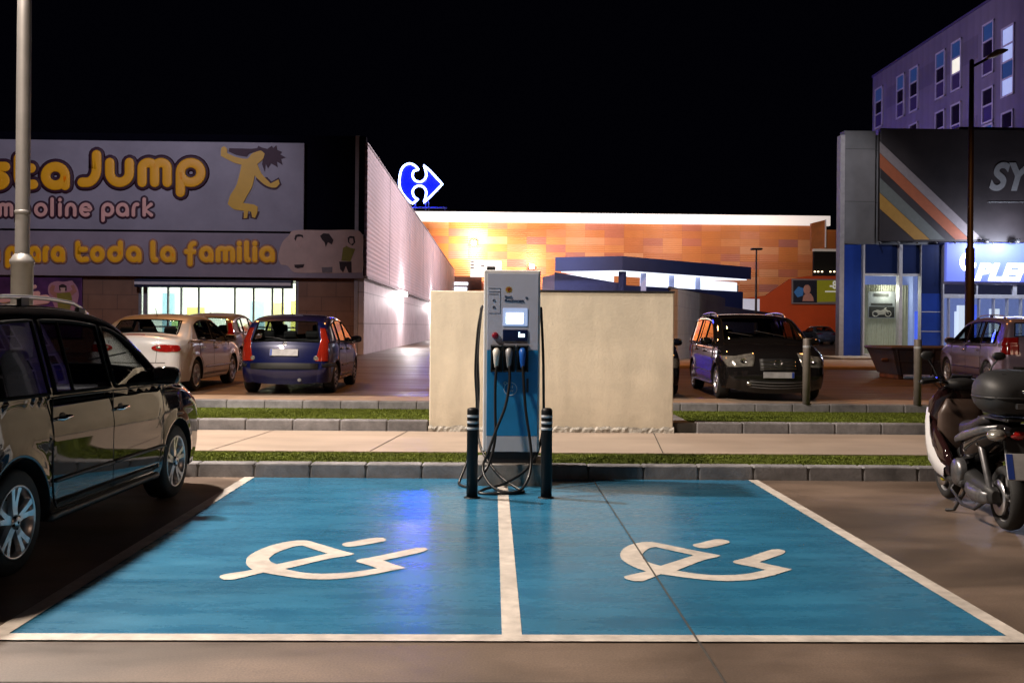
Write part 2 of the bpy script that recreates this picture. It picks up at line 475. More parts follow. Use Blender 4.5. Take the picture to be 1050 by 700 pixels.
    # doors
    for dr in spec['doors']:
        for sd in (-1, 1):
            y0, y1 = dr['y0'], dr['y1']
            def lo(y):
                z = sill+.09
                for c in (ax_f, ax_r):
                    rr = ra+.06
                    if abs(y-c) < rr: z = max(z, R+math.sqrt(rr*rr-(y-c)**2))
                return z
            hi = lambda y: belt(y)+.0
            d = MB(); side_patch(sd, yr(y0, y1, 22), lo, hi, .005, 12, d)
            outline(sd, y0-.008, y1+.008, lambda y: lo(y)-.008, lambda y: hi(y)+.008, .005, .0015, d, 1)
            if spec.get('mould'):
                zm = spec['mould']; P_ = [SD(sd, y, zm, .012) for y in yr(y0+.02 if lo(y0) < zm else y0+.3, y1-.01, 12)]
                d.tube(P_, .014, n=6, mi=spec.get('mouldmi', 1), caps=True)
            dob = d.build('door', [spec['paint'], TRIM, CHROME], root)
            h = MB(); hy = y0+.13 if not dr.get('hy') else dr['hy']; hz = belt(hy)-.13
            h.tube([SD(sd, hy-.08, hz, .012), SD(sd, hy-.06, hz, .04), SD(sd, hy+.06, hz+.006, .04), SD(sd, hy+.08, hz+.006, .012)], .012, n=8)
            h.ell(SD(sd, hy, hz+.002, .002), (.008, .055, .035), n=12, mi=1)
            h.build('handle', [spec['paint'] if spec.get('hpaint') else CHROME, TRIM], dob)
    # mirrors
    my = spec['mir'][0]; mz = spec['mir'][1]
    for sd in (-1, 1):
        c = SD(sd, my, mz, .12); mb = MB()
        R_ = []
        for dy, k in ((-.07, .86), (-.05, 1), (0, .95), (.05, .7), (.08, .35)):
            ring = []
            for q in range(16):
                a = 2*PI*q/16; cx = math.copysign(abs(math.cos(a))**.6, math.cos(a)); sx = math.copysign(abs(math.sin(a))**.7, math.sin(a))
                ring.append(Vector((c.x+cx*.115*k, c.y+dy, c.z+sx*.075*k)))
            R_.append(ring)
        mb.rings(R_, 0); mb.tube([SD(sd, my+.02, mz-.05, -.01), SD(sd, my+.01, mz-.05, .05), (c.x, c.y, c.z-.03)], .025, mi=1)
        mo = mb.build('mirror', [spec['paint'], TRIM], root)
        MB().box((c.x-.09, c.y-.0735, c.z-.055), (c.x+.09, c.y-.0715, c.z+.055)).build('mirror_glass', CHROME, mo)
    # wheels
    for yc in (ax_f, ax_r):
        for sd in (-1, 1):
            w_ = empty('wheel', (sd*(Wr(yc, R)-.115-.0), yc, R)); w_.parent = root
            t, r, d = wheel_prototype(R, .2, spec['rim'], sd)
            t.build('tyre', RUBBER, w_); r.build('rim', spec.get('rimmat', ALLOY), w_); d.build('brake_disc', [DARKIN, HUBCAP], w_)
    # interior
    it = MB()
    for x in (-.37, .37):
        it.box((x-.24, -.25, .38), (x+.24, .25, .58), bev=.06)
        M_ = Matrix.Translation((x, -.3, .55)) @ Matrix.Rotation(rad(14), 4, 'X')
        it.box((-.24, -.07, 0), (.24, .07, .6), bev=.06, M=M_); it.box((-.13, -.05, .63), (.13, .04, .81), bev=.04, M=M_)
        it.tube([M_ @ Vector((-.05, 0, .58)), M_ @ Vector((-.05, 0, .66))], .008); it.tube([M_ @ Vector((.05, 0, .58)), M_ @ Vector((.05, 0, .66))], .008)
    it.box((-.62, -1.25, .38), (.62, -.75, .58), bev=.06)
    M_ = Matrix.Translation((0, -1.27, .55)) @ Matrix.Rotation(rad(12), 4, 'X')
    it.box((-.62, -.07, 0), (.62, .07, .52), bev=.06, M=M_)
    for x in (-.4, 0, .4): it.box((x-.12, -.05, .53), (x+.12, .04, .68), bev=.04, M=M_)
    it.build('seats', spec.get('seat', INTER), root)
    db = MB(); cy_ = silp(kc).x; cz_ = silp(kc).y
    db.box((-w0+.1, cy_-.55, cz_-.35), (w0-.1, cy_-.12, cz_-.09), bev=.06); db.build('dashboard', TRIM, root)
    st = MB(); st_c = Vector((-.37, cy_-.68, cz_-.12))
    st.tube([st_c+Vector((.18*math.cos(a), .06*math.sin(a), .17*math.sin(a))) for a in [2*PI*k/20 for k in range(21)]], .015, caps=False)
    st.tube([st_c+Vector((-.17, 0, 0)), st_c, st_c+Vector((.17, 0, 0))], .018); st.tube([st_c, st_c+Vector((0, .2, -.08))], .025)
    st.build('steering_wheel', TRIM, root)
    fl = MB(); fl.box((-w0+.13, ax_r-.1, .28), (w0-.13, cy_-.3, .36)); fl.build('floor_pan', TRIM, root)
    # roof rails
    if spec.get('rails'):
        for sd in (-1, 1):
            y0, y1 = spec['rails']; mb = MB(); pts = []
            for k in range(17):
                y = lerp(y0, y1, k/16); t_ = topz(y); lift = .055*min(1, min(k, 16-k)/1.5)
                pts.append(Vector((sd*(Wr(y, t_)-.085), y, t_+.0+lift)))
            mb.tube(pts, .014, n=8); 
            for k in (1, 8, 15): mb.box((pts[k].x-.016, pts[k].y-.05, pts[k].z-.07), (pts[k].x+.016, pts[k].y+.05, pts[k].z-.004), mi=1)
            mb.build('roof_rail', [ALLOY, TRIM], root)
    def wrap(end, sd, z0, z1, s_in, dout, off=.008, mb=None, n=14):
        mb = mb or MB(); rows = []
        for i in range(n+1):
            z = lerp(z0, z1, i/n); u = 2*i/n-1; best = None
            for k in range(len(sil)-1):
                t_a, t_b = ts[k], ts[k+1]
                if (end > 0 and t_b <= kc-.5) or (end < 0 and t_a >= kb-.3):
                    za_, zb_3 = sil[k].y, sil[k+1].y
                    if (za_-z)*(zb_3-z) <= 0 and abs(zb_3-za_) > 1e-9:
                        best = t_a+(z-za_)/(zb_3-za_)*(t_b-t_a)
                        if end < 0: break
            if best is None: continue
            t = best; p = silp(t); r = interp(rtab, t); si = s_in(z, u); do = max(.004, dout(z, u)); row = [SP(t, sd*si, off-.012)]
            for q in range(6): row.append(SP(t, sd*lerp(si, 1, q/5), off))
            for q in (.01, .05, .12, .25, .45, .7, 1):
                d = q*do; y = p.x-end*d; qq = max(0, 1-d/r); b = SD(sd, y, z, 0)
                row.append(b+Vector((sd*math.sqrt(max(0, 1-qq*qq)), end*qq, 0))*off)
            row.append(row[-1]-Vector((sd*.012, 0, 0))); rows.append(row)
        mb.grid(rows, 0, True); return mb
    kit = dict(wrap=wrap, SP=SP, SD=SD, strip=strip_patch, side=side_patch, yr=yr, silp=silp, topz=topz, W=W, root=root, Wr=Wr, belt=belt)
    spec['extra'](kit, spec)
    return root

def both(fn):
    for sd in (-1, 1): fn(sd)
def plate(k, t, width=.52, hgt=.11, off=.012, s0=0):
    SP = k['SP']; c = SP(t, s0, off); a = SP(t-.12, s0, off); b = SP(t+.12, s0, off); up = (b-a).normalized()
    if up.z < 0: up = -up
    mb = MB(); X = Vector((1, 0, 0)); n = X.cross(up)
    if (c+n*.1 - Vector((0, 0, .6))).length < c.length*.0: n = -n
    out = SP(t, s0, .1)-SP(t, s0, 0); n = out.normalized()
    M_ = Matrix((X, up, n)).transposed().to_4x4(); M_.translation = c
    mb.box((-width/2, -hgt/2, 0), (width/2, hgt/2, .008), M=M_, mi=0, bev=.002)
    mb.box((-width/2+.004, -hgt/2+.004, .0085), (-width/2+.04, hgt/2-.004, .0095), M=M_, mi=1)
    mb.build('number_plate', [PLATE, EUB], k['root'])
def emblem(k, t, r=.045, ring=True):
    SP = k['SP']; c = SP(t, 0, .012); n = (SP(t, 0, .1)-SP(t, 0, 0)).normalized(); X = Vector((1, 0, 0)); up = n.cross(X).normalized()
    mb = MB(); mb.tube([c+X*math.cos(a)*r+up*math.sin(a)*r for a in [2*PI*q/20 for q in range(21)]], .006, n=6, caps=False)
    if ring: mb.tube([c-X*r*.6+up*r*.7, c-X*r*.2-up*r*.6, c+up*r*.1, c+X*r*.2-up*r*.6, c+X*r*.6+up*r*.7], .005, n=5)
    else: mb.tube([c-X*r*.6, c+up*r*.5, c+X*r*.6], .006, n=5); mb.tube([c-X*r*.6-up*r*.5, c, c+X*r*.6-up*r*.5], .006, n=5)
    mb.build('emblem', CHROME, k['root'])

def mpv_extra(k, sp):
    root = k['root']; SP, SD, strip, side, yr = k['SP'], k['SD'], k['strip'], k['side'], k['yr']
    def hl(sd):
        mb = MB(); P = []
        f = lambda a, b: (a, b) if sd > 0 else (-b, -a)
        k['wrap'](1, sd, .645, .845, lambda z, u: .56+.12*(1-u)/2, lambda z, u: .12+.28*(u+1)/2, .007, mb)
        o = mb.build('headlight', [HEADL, AMBER], root)
        b = MB(); c = SP(2.7, sd*.86, .0)
        for dx, r in ((-.03, .055), (.1, .045)):
            cc = c+Vector((-sd*dx*1.2, .01, 0)); b.lathe([(.01, 0), (r*.7, .004), (r, .02)], c=cc, axis='y', n=18, cap=False)
        b.build('lamp_reflector', CHROME, o)
        fg = MB(); c = SP(.75, sd*.78, .012); fg.lathe([(.004, .012), (.035, .008), (.048, -.01)], c=c, axis='y', n=18); fg.build('fog_light', HEADL, root)
        tl = MB(); k['wrap'](-1, sd, .84, 1.2, lambda z, u: .82, lambda z, u: .13-.05*u, .008, tl); tl.build('tail_light', REDL, root)
    both(hl)
    g = MB(); strip(1.75, 2.7, -.5, .5, .008, g, 0)
    for t in (1.9, 2.15, 2.45): g.tube([SP(t, lerp(-.49, .49, q/10), .018) for q in range(11)], .007, n=5, mi=1)
    g.build('grille', [TRIM, CHROME], root)
    lg = MB(); strip(.35, 1.05, -.78, .78, .007, lg); 
    for t in (.5, .7, .9): lg.tube([SP(t, lerp(-.76, .76, q/10), .012) for q in range(11)], .006, n=5, mi=1)
    lg.build('lower_grille', [TRIM, HUBCAP], root)
    plate(k, 1.4); emblem(k, 2.35, .06)
    wp = MB()
    for x0, x1 in ((-.5, .15), (.25, .8)): wp.tube([SP(6.15, x0, .03), SP(6.35, (x0+x1)/2, .035), SP(6.6, x1, .02)], .008, n=5)
    wp.build('wiper', TRIM, root)
    plate(k, 15.2)
    bs = MB(); strip(15.6, 16.3, -1, 1, .012, bs); bs.build('rear_bumper', TRIM, root)
    # sill cladding
    sl = MB()
    for sd in (-1, 1): sl.tube([SD(sd, y, .265, .0) for y in yr(-.95, .88, 14)], .03, n=6)
    sl.build('sill_trim', TRIM, root)

MPV = dict(prof=[(2.08,.2),(2.19,.42),(2.18,.62),(2.1,.8),(1.86,.93),(1.5,1.03),(1.14,1.1),(.72,1.35),(.28,1.555),(-.3,1.63),(-1.0,1.64),(-1.7,1.6),(-2.0,1.53),(-2.13,1.2),(-2.17,1.0),(-2.21,.72),(-2.2,.5),(-2.12,.24)],
    k=(3, 6, 8, 12, 13, 14), w=1.79, belt=1.02, brise=.012, tum=.27, axf=1.33, axr=-1.36, R=.32, sill=.235, crease=.78,
    wins=[dict(y0=.06, y1=.93, m=.1, clear=1), dict(y0=-.86, y1=-.03, m=.1, bar=-.62), dict(y0=-1.72, y1=-.95, m=.1)],
    doors=[dict(y0=-.005, y1=.98), dict(y0=-.93, y1=-.02)], mir=(.86, 1.1), rim='double', mould=.5, hpaint=False, rails=(-1.75, .1),
    extra=mpv_extra, paint=BLACKP, sideglass=DGLASS, rearglass=DGLASS)

def hatch_extra(k, sp):
    root = k['root']; SP, SD, strip, side, yr = k['SP'], k['SD'], k['strip'], k['side'], k['yr']
    def hl(sd):
        f = lambda a, b: (a, b) if sd > 0 else (-b, -a)
        mb = MB(); k['wrap'](1, sd, .56, .74, lambda z, u: .58+.1*(1-u)/2, lambda z, u: .1+.2*(u+1)/2, .007, mb); mb.build('headlight', HEADL, root)
        tl = MB()
        k['wrap'](-1, sd, .64, 1.27, lambda z, u: .9+.08*((u+1)/2)**.8, lambda z, u: .1-.07*(u+1)/2, .009, tl, 22)
        o = tl.build('tail_light', sp.get('tail', REDL2), root)
        w = MB(); c = SP(14.7, sd*.9, .01); w.ell(c, (.04, .008, .045), n=12); w.build('reversing_lamp', HEADL, o)
    both(hl)
    g = MB(); strip(1.6, 2.2, -.5, .5, .008, g); g.build('grille', TRIM, root)
    plate(k, .9); plate(k, 14.35, .5, .13); emblem(k, 13.35, .035, False)
    bs = MB(); strip(15.15, 15.75, -1, 1, .014, bs)
    for sd in (-1, 1): side(sd, yr(-1.9, -1.5, 8), lambda y: .52, lambda y: .6, .01, 3, bs)
    bs.build('bumper_strip', TRIM, root)
    wp = MB(); wp.tube([SP(12.95, 0, .03), SP(12.8, -.2, .03), SP(12.72, -.55, .02)], .008, n=5); wp.build('wiper', TRIM, root)
    ex = MB(); ex.lathe([(.03, -.1), (.03, .08)], c=(.28, -1.87, .28), axis='y', n=14); ex.build('exhaust_pipe', HUBCAP, root)
    an = MB(); an.tube([(0, -1.2, k['topz'](-1.2)+.02), (0, -1.35, k['topz'](-1.2)+.2)], .005, n=5); an.build('aerial', TRIM, root)

HATCH = dict(prof=[(1.83,.2),(1.92,.4),(1.93,.6),(1.86,.76),(1.65,.88),(1.35,.97),(1.05,1.05),(.6,1.3),(.15,1.47),(-.4,1.52),(-1.0,1.5),(-1.45,1.42),(-1.62,1.34),(-1.79,.98),(-1.845,.86),(-1.9,.62),(-1.91,.45),(-1.83,.22)],
    k=(3, 6, 8, 12, 13, 14), w=1.67, belt=.96, brise=.03, tum=.3, axf=1.2, axr=-1.24, R=.295, sill=.22,
    rt=[(0, .2), (3, .2), (4, .14), (6, .09), (8, .1), (12, .1), (13, .1), (14, .12), (17, .18)],
    wins=[dict(y0=-.02, y1=.85, m=.1), dict(y0=-.85, y1=-.1, m=.1), dict(y0=-1.3, y1=-.93, m=.12)],
    doors=[dict(y0=-.07, y1=.88), dict(y0=-.92, y1=-.09)], mir=(.75, 1.03), rim='cap', rimmat=HUBCAP, hpaint=True, mould=.52,
    extra=hatch_extra, paint=NAVYP, rws=.9, rw=(11.7, 12.96), pr=.1)

def sedan_extra(k, sp):
    root = k['root']; SP, SD, strip, side, yr = k['SP'], k['SD'], k['strip'], k['side'], k['yr']
    def hl(sd):
        f = lambda a, b: (a, b) if sd > 0 else (-b, -a)
        mb = MB(); k['wrap'](1, sd, .56, .74, lambda z, u: .58+.1*(1-u)/2, lambda z, u: .1+.2*(u+1)/2, .007, mb); mb.build('headlight', HEADL, root)
        tl = MB(); n = 10
        k['wrap'](-1, sd, .765, .9, lambda z, u: .995-.42*math.sqrt(max(0, 1-u*u)), lambda z, u: .17*math.sqrt(max(0, 1-u*u)), .009, tl, 18)
        o = tl.build('tail_light', REDL, root)
        w = MB(); w.ell(SP(14.52, sd*.76, .01), (.05, .008, .028), n=12); w.build('reversing_lamp', HEADL, o)
    both(hl)
    g = MB(); strip(1.6, 2.2, -.5, .5, .008, g); g.build('grille', TRIM, root)
    plate(k, .9); plate(k, 15.9, .5, .11); emblem(k, 14.6, .045)
    c = MB(); c.tube([SP(13.75, lerp(-.25, .25, q/6), .008) for q in range(7)], .007, n=5); c.build('brake_lamp', REDL, root)
    s = MB(); s.tube([SP(15.5, lerp(-.98, .98, q/12), .003) for q in range(13)], .005, n=5)
    s.tube([SP(lerp(13.6, 15.5, q/6), .72 if q else .72, .002) for q in range(7)], .004, n=5)
    s.tube([SP(lerp(13.6, 15.5, q/6), -.72, .002) for q in range(7)], .004, n=5); s.build('boot_seam', TRIM, root)
    an = MB(); an.tube([(0, -.95, k['topz'](-.95)+.02), (0, -1.05, k['topz'](-.95)+.17)], .006, n=5); an.build('aerial', TRIM, root)
SEDAN = dict(prof=[(2.08,.2),(2.15,.4),(2.16,.58),(2.08,.72),(1.85,.83),(1.5,.92),(1.12,.99),(.65,1.22),(.15,1.4),(-.35,1.445),(-.85,1.42),(-1.2,1.33),(-1.3,1.29),(-1.68,1.05),(-2.12,.98),(-2.19,.7),(-2.19,.45),(-2.1,.22)],
    k=(3, 6, 8, 11, 13, 14), w=1.7, belt=.93, brise=.02, tum=.33, axf=1.25, axr=-1.26, R=.305, sill=.21,
    rw=(11.2, 12.92), rws=.88, rt=[(0, .2), (3, .2), (4, .14), (6, .09), (8, .07), (12, .09), (13, .12), (14, .14), (17, .2)],
    wins=[dict(y0=-.1, y1=.85, m=.09), dict(y0=-1.15, y1=-.17, m=.09)],
    doors=[dict(y0=-.15, y1=.9), dict(y0=-1.05, y1=-.17)], mir=(.76, .99), rim='five', rimmat=ALLOY, hpaint=True, mould=.45, mouldmi=2,
    extra=sedan_extra, paint=WHITEP, pr=.12)

# ================================================================== GROUND
ZP, ZK, ZR = .137, .28, .28      # path level, rear kerb/pavement level, car park level beyond
CONC = pm('parking_concrete', (.15, .108, .082), .5, var=.3, scale=.7, bump=.12, bscale=90, rvar=.14, stretch=(1, 2.2, 1))
def blue_paint():
    M, T, P = nt('blue_bay_paint'); N = T.nodes; L = T.links
    tc = N.new('ShaderNodeTexCoord'); mp = N.new('ShaderNodeMapping'); mp.inputs['Scale'].default_value = (.55, 2.2, 1); L.new(tc.outputs['Object'], mp.inputs[0])
    n = N.new('ShaderNodeTexNoise'); n.inputs['Scale'].default_value = 2.2; n.inputs['Detail'].default_value = 8; n.inputs['Roughness'].default_value = .68; L.new(mp.outputs[0], n.inputs['Vector'])
    r = N.new('ShaderNodeValToRGB'); e = r.color_ramp.elements; e[0].position = .32; e[0].color = (.018, .12, .235, 1); e[1].position = .7; e[1].color = (.034, .185, .325, 1)
    L.new(n.outputs[0], r.inputs[0]); 
    n2 = N.new('ShaderNodeTexNoise'); n2.inputs['Scale'].default_value = 30; n2.inputs['Detail'].default_value = 6; L.new(tc.outputs['Object'], n2.inputs['Vector'])
    r2 = N.new('ShaderNodeValToRGB'); r2.color_ramp.elements[0].position = .66; r2.color_ramp.elements[1].position = .78; L.new(n2.outputs[0], r2.inputs[0])
    mx = N.new('ShaderNodeMixRGB'); mx.inputs[2].default_value = (.13, .26, .3, 1); L.new(r.outputs[0], mx.inputs[1])
    mm = N.new('ShaderNodeMath'); mm.operation = 'MULTIPLY'; mm.inputs[1].default_value = .2; L.new(r2.outputs[0], mm.inputs[0]); L.new(mm.outputs[0], mx.inputs[0])
    L.new(mx.outputs[0], P.inputs['Base Color'])
    mr = N.new('ShaderNodeMapRange'); mr.inputs[1].default_value = .3; mr.inputs[2].default_value = .7; mr.inputs[3].default_value = .22; mr.inputs[4].default_value = .33
    L.new(n.outputs[0], mr.inputs[0]); L.new(mr.outputs[0], P.inputs['Roughness'])
    n3 = N.new('ShaderNodeTexNoise'); n3.inputs['Scale'].default_value = 120; L.new(tc.outputs['Object'], n3.inputs['Vector'])
    b = N.new('ShaderNodeBump'); b.inputs['Strength'].default_value = .1; b.inputs['Distance'].default_value = .003; L.new(n3.outputs[0], b.inputs['Height']); L.new(b.outputs[0], P.inputs['Normal'])
    return M
BLUEBAY = blue_paint()
def weather(M, big=.35, bigs=.35, spots=.5, spotscale=3.2, col=(.03, .025, .02), streak=None, zdirt=None, grain=0):
    T = M.node_tree; N = T.nodes; L = T.links; P = N['Principled BSDF']; tc = N.new('ShaderNodeTexCoord')
    src = P.inputs['Base Color'].links[0].from_socket
    n = N.new('ShaderNodeTexNoise'); n.inputs['Scale'].default_value = bigs; n.inputs['Detail'].default_value = 5; n.inputs['Distortion'].default_value = .6
    mp = N.new('ShaderNodeMapping'); mp.inputs['Scale'].default_value = streak or (1, 1, 1); L.new(tc.outputs['Object'], mp.inputs[0]); L.new(mp.outputs[0], n.inputs['Vector'])
    mr = N.new('ShaderNodeMapRange'); mr.inputs[1].default_value = .32; mr.inputs[2].default_value = .68; mr.inputs[3].default_value = 1-big; mr.inputs[4].default_value = 1+big*.6; L.new(n.outputs[0], mr.inputs[0])
    m1 = N.new('ShaderNodeMixRGB'); m1.blend_type = 'MULTIPLY'; m1.inputs[0].default_value = 1; L.new(src, m1.inputs[1]); L.new(mr.outputs[0], m1.inputs[2])
    n2 = N.new('ShaderNodeTexNoise'); n2.inputs['Scale'].default_value = spotscale; n2.inputs['Detail'].default_value = 9; n2.inputs['Roughness'].default_value = .7; L.new(tc.outputs['Object'], n2.inputs['Vector'])
    r2 = N.new('ShaderNodeValToRGB'); r2.color_ramp.elements[0].position = .6; r2.color_ramp.elements[1].position = .72; L.new(n2.outputs[0], r2.inputs[0])
    mm = N.new('ShaderNodeMath'); mm.operation = 'MULTIPLY'; mm.inputs[1].default_value = spots; L.new(r2.outputs[0], mm.inputs[0])
    m2 = N.new('ShaderNodeMixRGB'); m2.inputs[2].default_value = c4(col); L.new(mm.outputs[0], m2.inputs[0]); L.new(m1.outputs[0], m2.inputs[1]); out = m2.outputs[0]
    if zdirt:
        sx = N.new('ShaderNodeSeparateXYZ'); L.new(tc.outputs['Object'], sx.inputs[0]); z = N.new('ShaderNodeMapRange'); z.inputs[1].default_value = 0; z.inputs[2].default_value = zdirt; z.inputs[3].default_value = .55; z.inputs[4].default_value = 0; L.new(sx.outputs[2], z.inputs[0])
        zm = N.new('ShaderNodeMath'); zm.operation = 'MULTIPLY'; L.new(z.outputs[0], zm.inputs[0]); L.new(n2.outputs[0], zm.inputs[1])
        m3 = N.new('ShaderNodeMixRGB'); m3.inputs[2].default_value = (.12, .09, .06, 1); L.new(zm.outputs[0], m3.inputs[0]); L.new(out, m3.inputs[1]); out = m3.outputs[0]
    if grain:
        n4 = N.new('ShaderNodeTexNoise'); n4.inputs['Scale'].default_value = 95; n4.inputs['Detail'].default_value = 3; L.new(tc.outputs['Object'], n4.inputs['Vector'])
        g_ = N.new('ShaderNodeMapRange'); g_.inputs[1].default_value = .3; g_.inputs[2].default_value = .7; g_.inputs[3].default_value = 1-grain; g_.inputs[4].default_value = 1+grain; L.new(n4.outputs[0], g_.inputs[0])
        m5 = N.new('ShaderNodeMixRGB'); m5.blend_type = 'MULTIPLY'; m5.inputs[0].default_value = 1; L.new(out, m5.inputs[1]); L.new(g_.outputs[0], m5.inputs[2]); out = m5.outputs[0]
        # faint tyre scuffs: long thin dark streaks running in the driving direction
        mq = N.new('ShaderNodeMapping'); mq.inputs['Scale'].default_value = (5.5, .28, 1); mq.inputs['Rotation'].default_value = (0, 0, .12); L.new(tc.outputs['Object'], mq.inputs[0])
        n5 = N.new('ShaderNodeTexNoise'); n5.inputs['Scale'].default_value = 1.0; n5.inputs['Detail'].default_value = 6; n5.inputs['Roughness'].default_value = .75; L.new(mq.outputs[0], n5.inputs['Vector'])
        r5 = N.new('ShaderNodeValToRGB'); r5.color_ramp.elements[0].position = .58; r5.color_ramp.elements[1].position = .74; L.new(n5.outputs[0], r5.inputs[0])
        k5 = N.new('ShaderNodeMath'); k5.operation = 'MULTIPLY'; k5.inputs[1].default_value = .3; L.new(r5.outputs[0], k5.inputs[0])
        m6 = N.new('ShaderNodeMixRGB'); m6.inputs[2].default_value = c4(col); L.new(k5.outputs[0], m6.inputs[0]); L.new(out, m6.inputs[1]); out = m6.outputs[0]
    L.new(out, P.inputs['Base Color'])
    return M
weather(BLUEBAY, .22, .5, .16, 4, (.02, .06, .09), streak=(1, 1.6, 1), grain=.16); weather(CONC, .5, .55, .45, 2.6, (.05, .035, .028), streak=(1, 1.8, 1), grain=.22)
LINEW = pm('line_paint', (.55, .5, .45), .55, var=.25, scale=9, bump=.15)
PATHM = pm('path_concrete', (.37, .295, .24), .6, var=.14, scale=1.3, bump=.15, bscale=70, stretch=(.4, 2, 1))
KERBM = pm('kerb_stone', (.21, .205, .215), .75, var=.35, scale=5, bump=.4, bscale=40)
MORTAR = pm('kerb_joint', (.05, .045, .04), .9)
ROADM = pm('car_park_asphalt', (.068, .038, .024), .5, var=.35, scale=1.2, bump=.15, bscale=60, rvar=.15, stretch=(.35, 2.4, 1))
PAVEM = pm('rear_paving', (.32, .24, .18), .6, var=.2, scale=3, bump=.2)
weather(PATHM, .15, .8, .15, 5, (.15, .12, .1)); weather(ROADM, .35, .3, .3, 2, (.03, .02, .015)); weather(KERBM, .3, 1.1, .35, 6, (.06, .055, .05)); weather(LINEW, .18, 1.5, .3, 8, (.16, .14, .12))
TURF = pm('turf_backing', (.075, .11, .014), .95, var=.3, scale=12, bump=.6, bscale=120)

def sheet(name, x0, y0, x1, y1, z, mat, nx=1):
    mb = MB(); mb.quad((x0, y0, z), (x1, y0, z), (x1, y1, z), (x0, y1, z)); return tag(mb.build(name, mat), kind='structure')
sheet('ground', -400, -60, 400, 600, -.004, pm('far_ground', (.08, .065, .05), .7))
sheet('parking_floor', -40, -30, 40, 9.83, 0, CONC)
# saw-cut joints
jt = MB()
for x in (1.02, 6.1, -4.1): jt.quad((x-.006, -12, .0085), (x+.006, -12, .0085), (x+.006, 9.8, .0085), (x-.006, 9.8, .0085))
jt.quad((-20, 4.2, .0015), (20, 4.2, .0015), (20, 4.212, .0015), (-20, 4.212, .0015))
tag(jt.build('floor_joints', MORTAR), kind='structure')
XL, XC0, XC1, XR = -2.37, .06, .16, 2.6
YB0, YB1 = G(520, 652).y, 9.8
sheet('blue_bay_paint', XL, YB0, XR, YB1, .004, BLUEBAY)
ln = MB()
def line(a, b, w=.11, z=.008):
    a = Vector(a); b = Vector(b); t = (b-a).normalized(); n = Vector((-t.y, t.x))*w/2
    ln.quad((*(a-n), z), (*(b-n), z), (*(b+n), z), (*(a+n), z))
line((XL-.045, YB0+.005), (XL-.045, YB1), .1); line((XR+.045, YB0+.005), (XR+.045, YB1), .1)
line(((XC0+XC1)/2, YB0+.005), ((XC0+XC1)/2, YB1), .1)
line((XL-.8, YB0-.045), (XR+1.4, YB0-.045), .1)
tag(ln.build('bay_lines', LINEW), kind='structure')
def cr(x, y): return (210+x/4.375, 540+y/4.375)
def smooth_loop(P, n=6):
    out = []
    P = [Vector(p) for p in P]; N_ = len(P)
    for i in range(N_):
        p0, p1, p2, p3 = P[i-1], P[i], P[(i+1) % N_], P[(i+2) % N_]
        sharp1 = (p1-p0).angle(p2-p1, 0) > 1.0; sharp2 = (p2-p1).angle(p3-p2, 0) > 1.0
        a = (p2-p1) if sharp1 else (p2-p0)*.5; b = (p2-p1) if sharp2 else (p3-p1)*.5
        d = (p2-p1).length
        if a.length > d: a = a.normalized()*d
        if b.length > d: b = b.normalized()*d
        for k in range(n):
            t = k/n
            out.append(p1*(2*t**3-3*t**2+1)+a*(t**3-2*t**2+t)+p2*(-2*t**3+3*t**2)+b*(t**3-t**2))
    return out
O1 = [(66,231),(72,222),(95,216),(215,197),(192,180),(185,160),(195,137),(245,107),(320,81),(395,67),(455,65),(520,82),(600,106),(672,125),(640,133),(560,146),(360,193),(420,206),(500,214),(620,211),(700,202),(775,190),(730,175),(680,160),(692,150),(760,138),(945,99),(985,97),(1000,105),(965,119),(800,155),(850,172),(900,188),(850,198),(760,216),(640,234),(520,240),(420,234),(330,221),(262,209),(130,240),(85,241)]
H1 = [(322,172),(296,160),(290,143),(330,116),(400,92),(436,87),(490,105),(550,124),(500,135)]
D1 = [(616,84),(625,76),(660,70),(760,53),(800,53),(814,61),(800,69),(665,92),(630,92)]
def gl(L_, dx=0):
    pts = smooth_loop([G(*cr(*p), .0)[0:2] for p in L_], 5)
    return [Vector((p.x+dx, p.y, .008)) for p in pts]
for dx in (0, 2.46):
    mb = MB(); mb.poly(gl(O1, dx), holes=[gl(H1, dx)]); mb.poly(gl(D1, dx))
    tag(mb.build('plug_marking', LINEW), kind='structure')

# kerbs: rows of stones
def kerb(name, x0, x1, y0, y1, z0, z1, step, off=0, lean=.02):
    mb = MB(); x = x0+off; rs = random.Random(3)
    while x < x1:
        a = x+.0025; b = min(x+step, x1)-.0025; dz = rs.uniform(-.003, .003)
        vs = []
        bm = MB(); bm.box((a, y0, z0), (b, y1, z1+dz), bev=.018)
        for p in bm.v:
            if p.z > (z0+z1)/2 and p.y < (y0+y1)/2: p.y += lean
        mb.add(bm.v, bm.f); x += step
    mb.box((x0, y0+.02, z0), (x1, y1-.004, z1-.015), mi=1)
    return tag(mb.build(name, [KERBM, MORTAR]), kind='structure')
kerb('front_kerb', -30, 30, 9.82, 10.02, -.05, ZP, .56, .18)
sheet('turf_bed', -30, 10.0, 30, 10.84, ZP-.012, TURF)
YP0, YP1 = 10.8, 12.88
mb = MB(); mb.box((-30, YP0, -.05), (30, YP1, ZP+.004)); tag(mb.build('path', PATHM), kind='structure')
jt = MB()
for x in (-3.1, -1.35, 1.9, 6.6): jt.quad((x, YP0, ZP+.008), (x+.012, YP0, ZP+.008), (x+.25, YP1, ZP+.008), (x+.238, YP1, ZP+.008))
tag(jt.build('path_joints', MORTAR), kind='structure')
WX0, WX1 = F(440, 440, 12.87).x, F(690, 440, 12.87).x
kerb('middle_kerb', -30, WX0-.02, 12.9, 13.08, 0, ZK, .62, .1, .01); kerb('middle_kerb', WX1+.02, 30, 12.9, 13.08, 0, ZK, .62, .3, .01)
